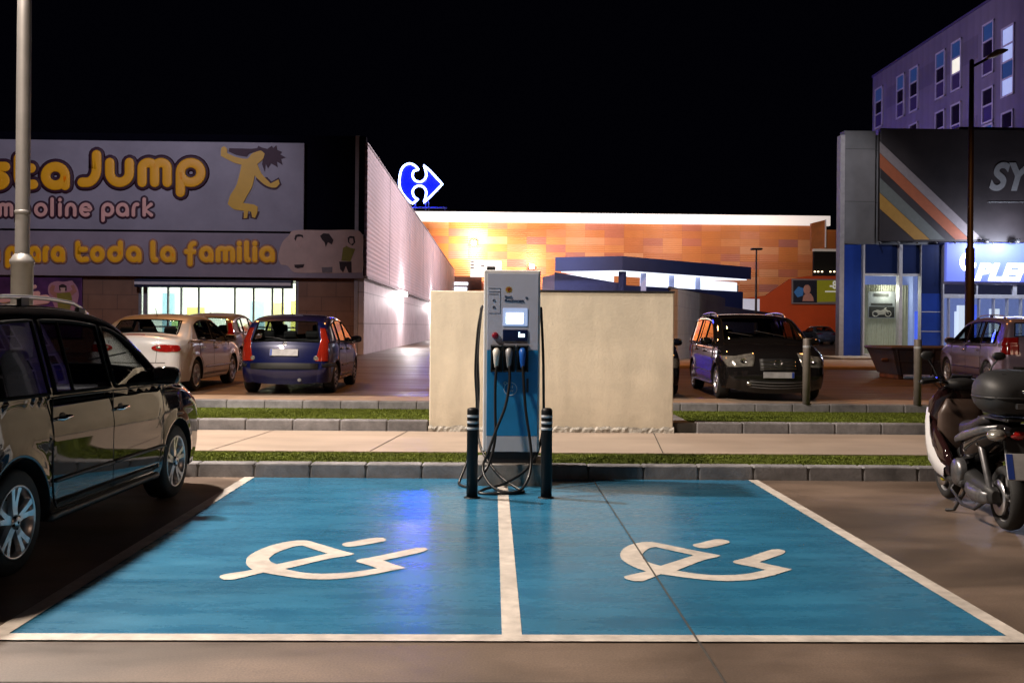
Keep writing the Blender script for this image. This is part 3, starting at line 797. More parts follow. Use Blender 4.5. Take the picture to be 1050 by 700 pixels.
# planted strip: from the kerb it falls to the foot of the rear kerb
sl = MB(); ZG0, ZG1 = ZK-.02, .16
for a, b in ((-30, WX0-.02), (WX1+.28, 30)):
    sl.quad((a, 13.05, ZG0), (b, 13.05, ZG0), (b, 16.02, ZG1), (a, 16.02, ZG1))
tag(sl.build('turf_bank', TURF), kind='structure')
mb = MB(); mb.box((WX1+.0, 13.06, 0), (WX1+.3, 16.0, ZK-.03)); tag(mb.build('turf_edging', KERBM), kind='structure')
kerb('rear_kerb', -30, 30, 16.0, 16.2, 0, ZK+.01, .62, .25, .01)
sheet('rear_pavement', -60, 16.2, 60, 17.2, ZK+.004, PAVEM)
sheet('car_park_road', -150, 17.2, 150, 200, ZR, ROADM)
# turf blades
def turf(name, rects, n, h, seed):
    rs = random.Random(seed); mb = MB()
    vs = []; fs = []
    A = [abs((r[1]-r[0])*(r[3]-r[2])) for r in rects]
    for r, a in zip(rects, A):
        for _ in range(int(n*a/sum(A))):
            x = rs.uniform(r[0], r[1]); y = rs.uniform(r[2], r[3]); z = lerp(r[4], r[5], (y-r[2])/(r[3]-r[2]))
            an = rs.uniform(0, PI); w = rs.uniform(.005, .011); hh = h*rs.uniform(.5, 1.2); lx = rs.uniform(-.015, .015); ly = rs.uniform(-.015, .015)
            dx = math.cos(an)*w; dy = math.sin(an)*w; o = len(vs)
            vs += [(x-dx, y-dy, z), (x+dx, y+dy, z), (x+lx, y+ly, z+hh)]; fs.append((o, o+1, o+2))
    mb.add(vs, fs); return tag(mb.build(name, pm(name+'_blades', (.115, .145, .018), .7, var=.4, scale=5, spec=.2)), 'short artificial turf blades growing beside the path' if 'front' in name else 'short artificial turf blades on the strip behind the path', 'turf', kind='stuff')
turf('front_turf', [(-5, 6.5, 10.025, 10.79, ZP-.012, ZP-.012)], 70000, .016, 1)
turf('rear_turf', [(-7, WX0-.03, 13.08, 15.98, ZG0, ZG1), (WX1+.3, 9, 13.08, 15.98, ZG0, ZG1)], 90000, .018, 2)

# ================================================================== CREAM WALL
STUCCO = weather(pm('cream_stucco', (.8, .73, .59), .85, var=.08, scale=2.5, bump=.25, bscale=30), .14, 1.2, .12, 3, (.3, .24, .16), streak=(2.2, 1, .6), zdirt=.7)
STONEB = pm('rough_plinth', (.4, .38, .34), .9, var=.5, scale=14, bump=1, bscale=30)
wt = F(560, 299, 12.87).z
w = empty('cream_wall', ((WX0+WX1)/2, 12.87, ZP), 0, 'cream rendered block wall standing behind the charging post', 'wall')
hw = (WX1-WX0)/2
MB().box((-hw, 0, 0), (hw, .22, wt-ZP), bev=.012).build('wall', STUCCO, w)
mb = MB(); rs = random.Random(5); P = []
for i in range(81):
    x = -hw-.01+(2*hw+.02)*i/80; t = .06+.03*rs.random()
    P.append([(x, -.012-.012*rs.random(), .0), (x, -.03*rs.random()-.004, t*.6), (x, -.004, t)])
mb.grid(P, smooth=False); mb.build('plinth', STONEB, w)
mb = MB(); mb.box((-hw-.0+1.2, -.01, wt-ZP+.002), (hw+.01, .23, wt-ZP+.022)); mb.build('coping', pm('dark_coping', (.02, .02, .025), .6), w)

# ================================================================== CHARGER
YC = 9.42
def cp(px, py, Y=YC): return F(px, py, Y)
x0, x1 = cp(495.5, 380).x, cp(553.5, 380).x; zt = cp(525, 277).z; zb_ = .215
xc = (x0+x1)/2; cw = (x1-x0)/2
ch = empty('charging_station', (xc, YC, zb_), 0, 'tall grey and blue electric car charging post with lit screen', 'charger')
def L(px, py, dy=0):
    p = cp(px, py); return Vector((p.x-xc, dy, p.z-zb_))
CABG = pm('cabinet_grey', (.56, .59, .74), .4, var=.05, bump=.03); CABW = pm('cabinet_light_edge', (.8, .8, .82), .35, var=.04)
CABB = pm('cabinet_blue', (.02, .25, .56), .35, var=.12, scale=3); CABD = pm('cabinet_dark_plinth', (.02, .02, .025), .5)
CABL = pm('cabinet_pale_band', (.55, .57, .64), .4, var=.05)
zt_ = zt-zb_
def zz(py): return L(525, py).z
mb = MB(); mb.box((-cw, .0, zz(463)), (cw, .55, zt_), bev=.012); mb.build('cabinet', CABW, ch)
MB().box((-cw+.035, -.006, zz(359)+.001), (cw-.018, .02, zt_-.03), bev=.004).build('upper_panel', CABG, ch)
MB().box((-cw+.035, -.006, zz(447)+.001), (cw-.018, .02, zz(359)-.001), bev=.004).build('blue_panel', CABB, ch)
mb = MB(); mb.box((-cw+.035, -.006, zz(463)), (cw-.018, .02, zz(447)-.001), bev=.004); mb.build('lower_band', CABL, ch)
MB().box((-cw+.03, .02, 0), (cw-.03, .5, zz(463)), bev=.005).build('plinth', CABD, ch)
MB().box(L(499, 277, .1), L(508, 272.5, .3), bev=.01).build('aerial_box', TRIM, ch)
sf = MB(); sf.box(L(515.5, 334, -.012), L(541, 316, 0), bev=.003)
sfo = sf.build('screen_frame', emat('screen_surround', (.45, .6, .95), .55, (.3, .35, .5)), ch)
MB().box(L(519, 331.5, -.018), L(536.5, 321, -.011), bev=.001).build('screen', emat('screen_lit', (.85, .93, 1), 5), sfo)
rd = MB(); rd.box(L(515.5, 349.5, -.016), L(541, 338, 0), bev=.004); rdo = rd.build('card_reader', pm('reader_navy', (.01, .02, .08), .25), ch)
mb = MB(); mb.box(L(531.5, 345.6, -.019), L(538, 342.2, -.0155)); mb.box(L(531.5, 341.6, -.019), L(533.2, 340.4, -.0155)); mb.build('reader_display', emat('reader_text', (.6, .8, 1), 2.5), rdo)
bt = MB(); bt.lathe([(.001, -.03), (.026, -.03), (.032, -.022), (.034, 0)], c=L(507.8, 344), axis='y', n=20); bt.build('stop_button', pm('red_button', (.25, .01, .03), .3), ch)
em_ = MB(); c = L(521.7, 297, -.0075); em_.poly([c+Vector((math.cos(a)*.033*(1+.06*math.cos(9*a)), 0, math.sin(a)*.03*(1+.06*math.cos(9*a)))) for a in [2*PI*k/54 for k in range(54)]])
for k in range(5):
    a = rad(30+30*k); em_.tube([c+Vector((0, -.001, -.018)), c+Vector((math.cos(a)*.024, -.001, math.sin(a)*.022))], .0022, n=4, mi=1)
em_.build('emblem', [pm('gold_emblem', (.5, .32, .06), .4), pm('emblem_red', (.3, .03, .01), .5)], ch)
lb = MB()
f0, f1, z0_, z1_ = L(501.3, 321).x, L(512.8, 321).x, L(505, 321).z, L(505, 295.5).z
for a, b in (((f0, z0_), (f1, z0_)), ((f1, z0_), (f1, z1_)), ((f1, z1_), (f0, z1_)), ((f0, L(505, 299).z), (f1, L(505, 299).z)), ((f0, L(505, 301.5).z), (f1-.02, L(505, 301.5).z))):
    lb.tube([(a[0], -.0075, a[1]), (b[0], -.0075, b[1])], .0016, n=4)
for py in (308, 315): 
    c = L(506.5, py); 
    lb.tube([c+Vector((math.cos(a)*.011, -.0075, math.sin(a)*.011)) for a in [2*PI*k/12 for k in range(13)]], .003, n=4)
lb.build('instruction_label', pm('label_ink', (.07, .09, .14), .6), ch)

def text_mesh(txt, size, ext=.002, shear=0, off=0, spacing=1):
    cu = bpy.data.curves.new('t', 'FONT'); cu.body = txt; cu.size = size; cu.extrude = ext; cu.shear = shear; cu.offset = off; cu.space_character = spacing
    ob = bpy.data.objects.new('t', cu); COL.objects.link(ob)
    bpy.context.view_layer.update()
    me = bpy.data.meshes.new_from_object(ob.evaluated_get(bpy.context.evaluated_depsgraph_get()))
    vs = [Vector((v.co.x, -v.co.z, v.co.y)) for v in me.vertices]; fs = [list(p.vertices) for p in me.polygons]
    bpy.data.objects.remove(ob); bpy.data.meshes.remove(me); bpy.data.curves.remove(cu)
    return vs, fs
def text(mb, txt, x0, x1, z, y, h, mi=0, **k):
    vs, fs = text_mesh(txt, 1, .004/h, **k)
    a = min(v.x for v in vs); b = max(v.x for v in vs); s = (x1-x0)/(b-a)
    mb.add([Vector((x0+(v.x-a)*s, y+v.y*h, z+v.z*h/.72)) for v in vs], fs, mi)
tm = MB()
p = L(518, 309); text(tm, 'Recharge', L(517.5, 309).x, L(537, 309).x, p.z, -.008, .022, off=.012)
p = L(518, 305); text(tm, 'Shell', L(517.5, 305).x, L(524.5, 305).x, p.z, -.008, .018, off=.012)
c = L(540, 305.5); tm.tube([c+Vector((math.cos(a)*.009, -.008, math.sin(a)*.009)) for a in [2*PI*k/12 for k in range(13)]], .003, n=4)
tm.build('lettering', pm('navy_ink', (.01, .05, .14), .5), ch)
# holsters and plugs
for i, (px, col) in enumerate(((509, (.62, .6, .55)), (521.8, (.26, .26, .27)), (535.6, (.02, .14, .6)))):
    hb = MB(); a = L(px-6.1, 381, 0); b = L(px+6.1, 353.5, 0); y1_ = -.075
    hb.box((a.x, y1_, a.z), (b.x, -.006, a.z+.02), bev=.004); hb.box((a.x, y1_, a.z), (a.x+.012, -.006, b.z), bev=.003); hb.box((b.x-.012, y1_, a.z), (b.x, -.006, b.z), bev=.003)
    hb.box((a.x, y1_+.02, b.z-.03), (b.x, -.006, b.z), bev=.004); hb.box((a.x, -.012, a.z), (b.x, -.007, b.z))
    hb.box((a.x+.008, y1_-.004, b.z-.012), (b.x-.008, y1_+.02, b.z-.004), mi=1)
    ho = hb.build('holster', [TRIM, pm('grey_strip', (.12, .12, .13), .5)], ch)
    pg = MB(); c = L(px, 360)
    pg.tube([c+Vector((0, -.05, .015)), c+Vector((0, -.075, .0)), c+Vector((0, -.085, -.05)), c+Vector((0, -.075, -.11)), c+Vector((0, -.07, -.145))], [.03, .036, .03, .024, .018], n=14)
    pg.build('plug', pm('plug_body', col, .35, var=.06), ho)
hn = MB(); hn.box(L(539.5, 402, -.014), L(542, 388, -.004), bev=.003); hn.build('door_lock', CABD, ch)
lg = MB(); c = L(523.4, 398.5, -.008); r_ = .062
lg.tube([c+Vector((math.cos(a)*r_, 0, math.sin(a)*r_)) for a in [2*PI*k/32 for k in range(33)]], .0035, n=5, caps=False)
lg.tube([c+Vector((x, 0, -.012-.5*(x*x)/.03+.012)) for x in (-.03, -.015, 0, .015, .03)], .003, n=4) if False else None
lg.tube([c+Vector((.018, 0, .03)), c+Vector((.018, 0, .012))], .006, n=5); lg.tube([c+Vector((-.006, 0, .03)), c+Vector((-.006, 0, .012))], .006, n=5)
for x in (-.018, 0, .018): lg.tube([c+Vector((x-.007, 0, -.012)), c+Vector((x, 0, -.026)), c+Vector((x+.007, 0, -.012))], .004, n=5)
c2 = c+Vector((-.05, 0, .055)); lg.tube([c2+Vector((math.cos(a)*.014, 0, math.sin(a)*.014)) for a in [2*PI*k/14 for k in range(15)]], .003, n=4, caps=False)
lg.build('panel_logo', pm('logo_white', (.65, .7, .75), .5), ch)
# cables: control points read as (px, py, depth)
CAB = pm('cable_rubber', (.012, .012, .013), .35, var=.2)
def c5(x, y): return (470+x/5, 380+y/5)
def cable(pts, r=.0135):
    P = []
    for (x, y, Y) in pts:
        q = F(*c5(x, y), Y); q.z = max(q.z, .017 if Y < YC-.1 else .02); P.append(Vector((q.x-xc, q.y-YC, q.z-zb_)))
    out, _ = crom(P, 8); mb = MB(); mb.tube(out, r, n=10); mb.build('cable', CAB, ch)
cable([(196, -22, 9.34), (190, 60, 9.32), (189, 200, 9.3), (190, 330, 9.27), (172, 430, 9.24), (145, 500, 9.2), (100, 560, 9.1), (50, 600, 9.2), (5, 604, 9.35), (8, 560, 9.4), (45, 465, 9.5), (85, 330, 9.6), (95, 180, 9.55), (88, 0, 9.5), (100, -200, 9.5), (122, -330, 9.55)])
cable([(262, -22, 9.34), (262, 60, 9.3), (240, 185, 9.25), (195, 300, 9.22), (152, 420, 9.18), (126, 490, 9.15), (140, 550, 9.05), (190, 605, 8.95), (270, 632, 8.9), (335, 628, 8.95), (300, 600, 9.05), (220, 545, 9.2), (150, 460, 9.35), (108, 370, 9.5), (100, 260, 9.6), (104, 100, 9.55), (100, -100, 9.52), (118, -320, 9.56)])
cable([(330, -22, 9.34), (335, 60, 9.3), (345, 200, 9.25), (365, 340, 9.2), (374, 440, 9.15), (362, 540, 9.05), (320, 610, 8.92), (240, 640, 8.86), (150, 642, 8.85), (105, 628, 8.9), (135, 606, 9.0), (235, 578, 9.1), (330, 522, 9.25), (390, 452, 9.4), (420, 370, 9.55), (436, 270, 9.6), (437, 100, 9.56), (434, -100, 9.52), (424, -320, 9.56)])
pd = MB(); p0 = F(489, 490, 9.36).x; p1 = F(558, 490, 9.36).x
pd.box((p0, 9.36, -.02), (p1, 10.05, .212), bev=.012); tag(pd.build('concrete_pad', pm('pad_concrete', (.22, .21, .2), .8, var=.3, scale=6, bump=.4, bscale=30)), 'small rough concrete pad under the charging post', 'concrete pad')
# bollards by the charger
BOLK = pm('bollard_black', (.007, .007, .008), .5, var=.2, spec=.25); BAND = pm('reflective_band', (.5, .52, .56), .3, var=.1)
def black_bollard(px, label):
    p = G(px, 510.5); t = empty('black_bollard', (p.x, p.y, 0.004), 0, label, 'bollard', 'black bollards in front of the charging post')
    mb = MB(); mb.lathe([(.0, 0), (.05, 0), (.05, .775), (.046, .795), (.03, .803), (.0, .805)], n=28, cap=False); mb.build('post', BOLK, t)
    for z in (.73, .675, .62):
        b = MB(); b.lathe([(.0505, z-.011), (.0518, z-.009), (.0518, z+.009), (.0505, z+.011)], n=28, cap=False); b.build('reflective_band', BAND, t)
    b = MB(); b.lathe([(.075, 0), (.075, .006), (.05, .01)], n=28, cap=False); b.build('base_flange', BOLK, t)
black_bollard(484, 'black bollard with three pale bands, left of the charging post')
black_bollard(560, 'black bollard with three pale bands, right of the charging post')
GREYB = pm('grey_bollard_steel', (.27, .24, .22), .45, .3, var=.15)
for px, lab in ((821, 'grey steel bollard in front of the black people carrier'), (928.5, 'grey steel bollard in front of the waste skip')):
    p = G(px, 413.3, ZK); t = empty('steel_bollard', (p.x, 16.05, ZK+.01), 0, lab, 'bollard', 'grey steel bollards on the rear pavement')
    mb = MB(); mb.lathe([(0, 0), (.062, 0), (.062, 1.07), (.058, 1.085), (0, 1.09)], n=24, cap=False); mb.build('post', GREYB, t)
    b = MB(); b.lathe([(.0625, .93), (.0635, .932), (.0635, .965), (.0625, .967)], n=24, cap=False); b.build('reflective_band', BAND, t)

# ================================================================== LEFT STORE
YL = 40.6
LX = F(374.5, 300, YL).x
def fl_(px, py, dy=0):
    p = F(px, py, YL); p.y += dy; return p
ZT = F(300, 139, YL).z
DARKCLAD = pm('dark_cladding', (.003, .003, .008), .9, spec=.02, var=.2, scale=1)
TRAV = pm('brown_stone_cladding', (.17, .115, .085), .6, var=.25, scale=.6, bump=.2)
def brickmat(name, c1, c2, mort, w, h, ms=.012, rough=.6, off=.5):
    M, T, P = nt(name); N = T.nodes; Ln = T.links; tc = N.new('ShaderNodeTexCoord')
    sx = N.new('ShaderNodeSeparateXYZ'); Ln.new(tc.outputs['Object'], sx.inputs[0]); ad = N.new('ShaderNodeMath'); Ln.new(sx.outputs[0], ad.inputs[0]); Ln.new(sx.outputs[1], ad.inputs[1])
    cb = N.new('ShaderNodeCombineXYZ'); Ln.new(ad.outputs[0], cb.inputs[0]); Ln.new(sx.outputs[2], cb.inputs[1])
    b = N.new('ShaderNodeTexBrick'); b.offset = off; b.inputs['Color1'].default_value = c4(c1); b.inputs['Color2'].default_value = c4(c2); b.inputs['Mortar'].default_value = c4(mort)
    b.inputs['Scale'].default_value = 1; b.inputs['Mortar Size'].default_value = ms; b.inputs['Brick Width'].default_value = w; b.inputs['Row Height'].default_value = h
    Ln.new(cb.outputs[0], b.inputs['Vector'])
    n = N.new('ShaderNodeTexNoise'); n.inputs['Scale'].default_value = 1.5; n.inputs['Detail'].default_value = 6; Ln.new(tc.outputs['Object'], n.inputs['Vector'])
    mx = N.new('ShaderNodeMixRGB'); mx.blend_type = 'MULTIPLY'; mx.inputs[0].default_value = .5; Ln.new(b.outputs[0], mx.inputs[1]); Ln.new(n.outputs[0], mx.inputs[2])
    mu = N.new('ShaderNodeMixRGB'); mu.blend_type = 'MULTIPLY'; mu.inputs[0].default_value = 1; mu.inputs[2].default_value = (1.25, 1.25, 1.25, 1); Ln.new(mx.outputs[0], mu.inputs[1])
    Ln.new(mu.outputs[0], P.inputs['Base Color']); P.inputs['Roughness'].default_value = rough; return M
TRAV = brickmat('brown_stone_tiles', (.27, .15, .09), (.235, .13, .08), (.12, .07, .05), 1.2, .6)
def corr(name, col, period, axis=2, strength=.8, dark=.55):
    M, T, P = nt(name); N = T.nodes; Ln = T.links; tc = N.new('ShaderNodeTexCoord')
    sx = N.new('ShaderNodeSeparateXYZ'); Ln.new(tc.outputs['Object'], sx.inputs[0])
    m1 = N.new('ShaderNodeMath'); m1.operation = 'MULTIPLY'; m1.inputs[1].default_value = 2*PI/period; Ln.new(sx.outputs[axis], m1.inputs[0])
    s1 = N.new('ShaderNodeMath'); s1.operation = 'SINE'; Ln.new(m1.outputs[0], s1.inputs[0])
    b = N.new('ShaderNodeBump'); b.inputs['Strength'].default_value = strength; b.inputs['Distance'].default_value = .03; Ln.new(s1.outputs[0], b.inputs['Height']); Ln.new(b.outputs[0], P.inputs['Normal'])
    r = N.new('ShaderNodeValToRGB'); r.color_ramp.elements[0].color = c4(tuple(x*dark for x in col)); r.color_ramp.elements[1].color = c4(col); r.color_ramp.elements[1].position = .5
    mr = N.new('ShaderNodeMath'); mr.operation = 'MULTIPLY_ADD'; mr.inputs[1].default_value = .5; mr.inputs[2].default_value = .5; Ln.new(s1.outputs[0], mr.inputs[0]); Ln.new(mr.outputs[0], r.inputs[0])
    n = N.new('ShaderNodeTexNoise'); n.inputs['Scale'].default_value = .35; n.inputs['Detail'].default_value = 5; Ln.new(tc.outputs['Object'], n.inputs['Vector'])
    mx = N.new('ShaderNodeMixRGB'); mx.blend_type = 'MULTIPLY'; mx.inputs[0].default_value = .45; Ln.new(r.outputs[0], mx.inputs[1]); Ln.new(n.outputs[0], mx.inputs[2])
    mu = N.new('ShaderNodeMixRGB'); mu.blend_type = 'MULTIPLY'; mu.inputs[0].default_value = 1; mu.inputs[2].default_value = (1.28, 1.28, 1.28, 1); Ln.new(mx.outputs[0], mu.inputs[1])
    Ln.new(mu.outputs[0], P.inputs['Base Color']); P.inputs['Roughness'].default_value = .45; return M
CORR = corr('ribbed_metal_cladding', (.62, .54, .57), .2, strength=.25, dark=.8)
SMOOTHW = brickmat('pale_wall_panels', (.6, .54, .55), (.56, .51, .52), (.3, .27, .28), 6.0, 1.3, .02)

st = empty('trampoline_store', (LX-15, YL, ZR), 0, 'long dark flat-roofed store with a lit shop window and ribbed pale side wall', 'building')
def sl_(p): return Vector(p)-Vector((LX-15, YL, ZR))
wl, wr_, wtp = fl_(142, 300).x, fl_(306, 300).x, fl_(200, 287).z
zsg = fl_(200, 282.5).z
mb = MB()
def SB(mb, a, b, mi=0, bev=0): mb.box(sl_(a), sl_(b), mi, bev)
XW = LX-40
mb = MB(); SB(mb, (XW, YL, zsg), (LX-.02, YL+.4, ZT)); SB(mb, (XW, YL+.5, ZT-.7), (LX-.42, 134, ZT-.6)); mb.build('upper_facade', DARKCLAD, st)
mb = MB(); SB(mb, (XW, YL+.01, ZR-.1), (wl, YL+.4, zsg-.003)); SB(mb, (wr_, YL+.01, ZR-.1), (LX-.41, YL+.4, zsg-.003)); SB(mb, (wl, YL+.012, ZR-.1), (wr_, YL+.4, ZR+.25)); SB(mb, (wl, YL+.012, wtp), (wr_, YL+.4, zsg-.003))
mb.build('stone_facade', TRAV, st)
# side wall
XS = LX; zled = F(375, 284, YL).z; ztop = F(377, 147, YL).z
mb = MB(); SB(mb, (XS-.4, YL+.003, zled), (XS, 134.5, ztop)); mb.build('ribbed_side_wall', CORR, st)
mb = MB(); SB(mb, (XS-.4, YL+.003, ZR-.1), (XS-.05, 134.4, zled-.002)); mb.build('side_wall', SMOOTHW, st)
mb = MB(); SB(mb, (XS-.42, YL-.02, zled-.06), (XS+.1, 134.5, zled+.04)); SB(mb, (XS-.45, YL-.06, ZR), (XS-.3, YL+.0, ZT+.02)); SB(mb, (XS+.0, YL-.01, ztop), (XS+.06, 134.6, ztop+.05)); 
for y in (50, 62, 74, 86, 98, 110, 122): SB(mb, (XS+.0, y, zled+.05), (XS+.012, y+.06, ztop-.01))
mb.build('edge_trim', pm('pale_trim', (.4, .38, .4), .5), st)
mb = MB(); SB(mb, (XS-.05, YL-.05, zled+.05), (XS+.05, YL+.0, ztop)); SB(mb, (XS+.01, YL-.3+.34, zled+.05), (XS+.012, YL+.4, ztop))
mb.build('corner_cladding', corr('dark_ribbed_corner', (.2, .15, .2), .28), st)
for i, py in enumerate((57, 84)):
    f = MB(); SB(f, (XS+.03, py-.3, zled-.3), (XS+.3, py+.3, zled-.08), 0, .03); f.build('wall_lamp', emat('wall_lamp_glow', (1, .93, .85), 25), st)
# window: mullions, glass, blind box, lit room
mul = MB()
for px in (142.6, 148.8, 172, 185.5, 203.5, 240.5, 259.7, 279, 289.5, 305.2):
    x = fl_(px, 300).x; wdt = .09 if px in (142.6, 305.2, 148.8) else .035
    SB(mul, (x-wdt, YL+.02, ZR+.25), (x+wdt, YL+.14, wtp))
for z in (ZR+.27, ZR+1.1, wtp-.06): SB(mul, (wl, YL+.03, z-.03), (wr_, YL+.12, z+.03))
mul.build('window_frame', pm('window_frame_steel', (.3, .32, .34), .4, .3), st)
mb = MB(); mb.quad(*[sl_(p) for p in ((wl, YL+.08, ZR+.25), (wr_, YL+.08, ZR+.25), (wr_, YL+.08, wtp), (wl, YL+.08, wtp))]); mb.build('shop_window', WINTINT, st)
mb = MB(); SB(mb, fl_(140.5, 294.5, -.35), fl_(301, 288, 0), 0, .04); SB(mb, fl_(141, 291.8, -.38), fl_(300, 290.4, -.33), 1); mb.build('blind_box', [pm('navy_box', (.01, .02, .06), .4), pm('white_strip', (.7, .7, .72), .4)], st)
rm = MB(); RY = YL+7
rm.quad(*[sl_(p) for p in ((wl-3, RY, ZR), (wr_+1.6, RY, ZR), (wr_+1.6, RY, wtp+.6), (wl-3, RY, wtp+.6))])
rm.quad(*[sl_(p) for p in ((wl-3, YL+.4, ZR), (wl-3, RY, ZR), (wl-3, RY, wtp+.6), (wl-3, YL+.4, wtp+.6))])
rm.quad(*[sl_(p) for p in ((wr_+1.6, YL+.4, ZR), (wr_+1.6, RY, ZR), (wr_+1.6, RY, wtp+.6), (wr_+1.6, YL+.4, wtp+.6))])
rm.quad(*[sl_(p) for p in ((wl-3, YL+.4, ZR+.02), (wr_+1.6, YL+.4, ZR+.02), (wr_+1.6, RY, ZR+.02), (wl-3, RY, ZR+.02))], 1)
rm.quad(*[sl_(p) for p in ((wl-3, YL+.4, wtp+.6), (wr_+1.6, YL+.4, wtp+.6), (wr_+1.6, RY, wtp+.6), (wl-3, RY, wtp+.6))])
rm.build('shop_interior', [pm('interior_white', (.8, .8, .74), .7, em=(.93, 1, .9), es=.55), pm('interior_floor', (.45, .47, .45), .4)], st)
rs = random.Random(11); cols = [(.75, .7, .2), (.4, .62, .25), (.8, .8, .72), (.85, .75, .3), (.3, .5, .6), (.5, .7, .35)]
fx = [MB() for _ in cols]; x = wl-1
while x < wr_+1:
    wd = rs.uniform(.25, .9); i = rs.randrange(len(cols)); h = rs.uniform(1.2, 2.9); yy = rs.uniform(YL+3, RY-.3)
    SB(fx[i], (x, yy, ZR+.02), (x+wd, yy+.2, ZR+h)); x += wd+rs.uniform(.0, .5)
for i, f in enumerate(fx):
    if f.v: f.build('coloured_panel', pm('play_panel_%d' % i, cols[i], .6, em=cols[i], es=.5), st)
lm = MB()
for k in range(6):
    x = lerp(wl, wr_, (k+.5)/6); SB(lm, (x-.5, YL+1.5, wtp+.5), (x+.5, YL+5.5, wtp+.54))
lm.build('ceiling_lamp', emat('shop_ceiling_lamp', (1, 1, .93), 7), st)

# ---- signs with stroke lettering
def arc(cx, cy, r, a0, a1, n=14, ry=None):
    ry = ry or r
    return [(cx+r*math.cos(rad(lerp(a0, a1, k/n))), cy+ry*math.sin(rad(lerp(a0, a1, k/n)))) for k in range(n+1)]
# strokes on a box: x 0..1 wide, x-height 0..1
GL = {
 'a': [arc(.5, .5, .5, 0, 360, 24), [(1, .55), (1, 0)]],
 'o': [arc(.5, .5, .5, 0, 360, 24)],
 'd': [arc(.5, .5, .5, 0, 360, 24), [(1, .5), (1, 1.5)]],
 'p': [arc(.5, .5, .5, 0, 360, 24), [(0, .5), (0, -.5)]],
 'u': [[(0, 1)]+arc(.5, .5, .5, 180, 360)+[(1, 1)]],
 'n': [[(0, 0)]+arc(.5, .5, .5, 180, 0)+[(1, 0)]],
 'm': [[(0, 0)]+arc(.25, .72, .25, 180, 0, ry=.28)+[(.5, 0)], arc(.75, .72, .25, 180, 0, ry=.28)+[(1, 0)]],
 'r': [[(0, 0)]+arc(.6, .4, .6, 180, 90, ry=.6)+[(.9, 1)]],
 'i': [[(0, 0), (0, 1)], [(0, 1.42), (0, 1.46)]],
 'l': [[(0, 1.5), (0, .0)]],
 'L': [[(0, 1.5)]+arc(.5, .5, .5, 180, 270)+[(1, 0)]],
 't': [[(.0, 1.45), (0, .5)]+arc(.5, .5, .5, 180, 270, ry=.5)+[(1, .05)], [(0, .92), (.85, .92)]],
 'f': [[(.45, -.35), (.45, .8)]+arc(.9, .95, .45, 180, 90, ry=.5), [(.05, .72), (.85, .72)]],
 'k': [[(0, 0), (0, 1.5)], [(.9, 1), (.1, .5), (.95, 0)]],
 's': [[(1, 1), (.4, 1)]+arc(.35, .76, .3, 90, 270, ry=.24)+arc(.65, .26, .33, 90, -90, ry=.26)+[(0, 0)]],
 'e': [[(.05, .5), (1, .5)]+arc(.5, .5, .5, 0, 300, 22)],
 'J': [[(1, 1.4), (1, .7)]+arc(.3, .7, .7, 0, -90, ry=.7)+[(.0, 0)]],
 'c': [arc(.5, .5, .5, 50, 310, 20)],
}
def lettering(mb, items, base, xh, rpx, dy, Y=YL, org=None, mi=0, r2=None, f=fl_):
    """items: (char, px0, px1) extents of the inked letter in photo pixels"""
    for chh, a, b in items:
        if chh in 'il': a = b = (a+b)/2; 
        else: a += rpx; b -= rpx
        for s_ in GL[chh]:
            P = []
            for (x, y) in s_:
                px = a+(b-a)*x; py = base-rpx-(xh-2*rpx)*y
                q = f(px, py, dy); P.append(q-org)
            mb.tube(P, (r2 or rpx)*YL/1000, n=10, mi=mi, flat=.1)
class SignThing:
    def __init__(s, name, corners, label, dy, mat, f=fl_):
        (ax, ay), (bx, by) = corners; s.f = f
        A = f(ax, by, 0); s.org = Vector((A.x, A.y+dy, A.z)); s.dy = dy
        s.root = empty(name, s.org, 0, label, 'sign'); B = f(bx, ay, 0)
        mb = MB(); mb.box((0, 0, 0), (B.x-A.x, .12, f(ax, ay, 0).z-A.z), bev=.01); mb.build('panel', mat, s.root)
        s.W_, s.H_ = B.x-A.x, f(ax, ay, 0).z-A.z
    def flat(s, pts, name, mat, d=-.012, sm=False):
        P = [Vector(p) for p in pts]
        if sm: P = smooth_loop([Vector(p) for p in pts], 4)
        Q = [s.f(p[0], p[1], s.dy)-s.org+Vector((0, d, 0)) for p in P]
        mb = MB(); mb.poly(Q, thick=(0, .008, 0)); return mb.build(name, mat, s.root)
LAV = pm('lavender_banner', (.33, .31, .36), .55, var=.22, scale=.35)
LAV2 = pm('mauve_banner', (.32, .27, .31), .55, var=.22, scale=.4)
s1 = SignThing('store_sign', ((-60, 143), (313, 234)), 'big lavender sign with yellow rounded letters and a leaping figure', -.2, LAV)
J = [('s', -18, 13.5), ('t', 17, 42), ('a', 44.5, 74.5), ('J', 82, 106.5), ('u', 110, 140), ('m', 143, 178.5), ('p', 182, 213)]
YEL = pm('sign_yellow', (.75, .36, .01), .5, var=.04, em=(.9, .4, .01), es=.09); PLUM = pm('sign_plum', (.05, .012, .03), .6); PINKL = pm('sign_pink', (.75, .42, .36), .5, var=.04, em=(.8, .4, .35), es=.05)
for r2, dy, nm, mt in ((8.4, -.215, 'letter_outline', PLUM), (5.0, -.25, 'lettering', YEL)):
    mb = MB(); lettering(mb, [('s', -18, 13.5), ('t', 17, 42), ('a', 44.5, 74.5)], 196, 29, 5, dy, org=s1.org, r2=r2); lettering(mb, J[3:], 193, 30, 5, dy, org=s1.org, r2=r2); mb.build(nm, mt, s1.root)
A2 = [('a', -15, -1), ('m', 1, 16.5), ('p', 19, 33), ('o', 37.5, 51.5), ('l', 54, 58), ('i', 62, 66), ('n', 69, 81), ('e', 83.5, 97), ('p', 106, 119.5), ('a', 121, 134.5), ('r', 137, 145.5), ('k', 148, 159.5)]
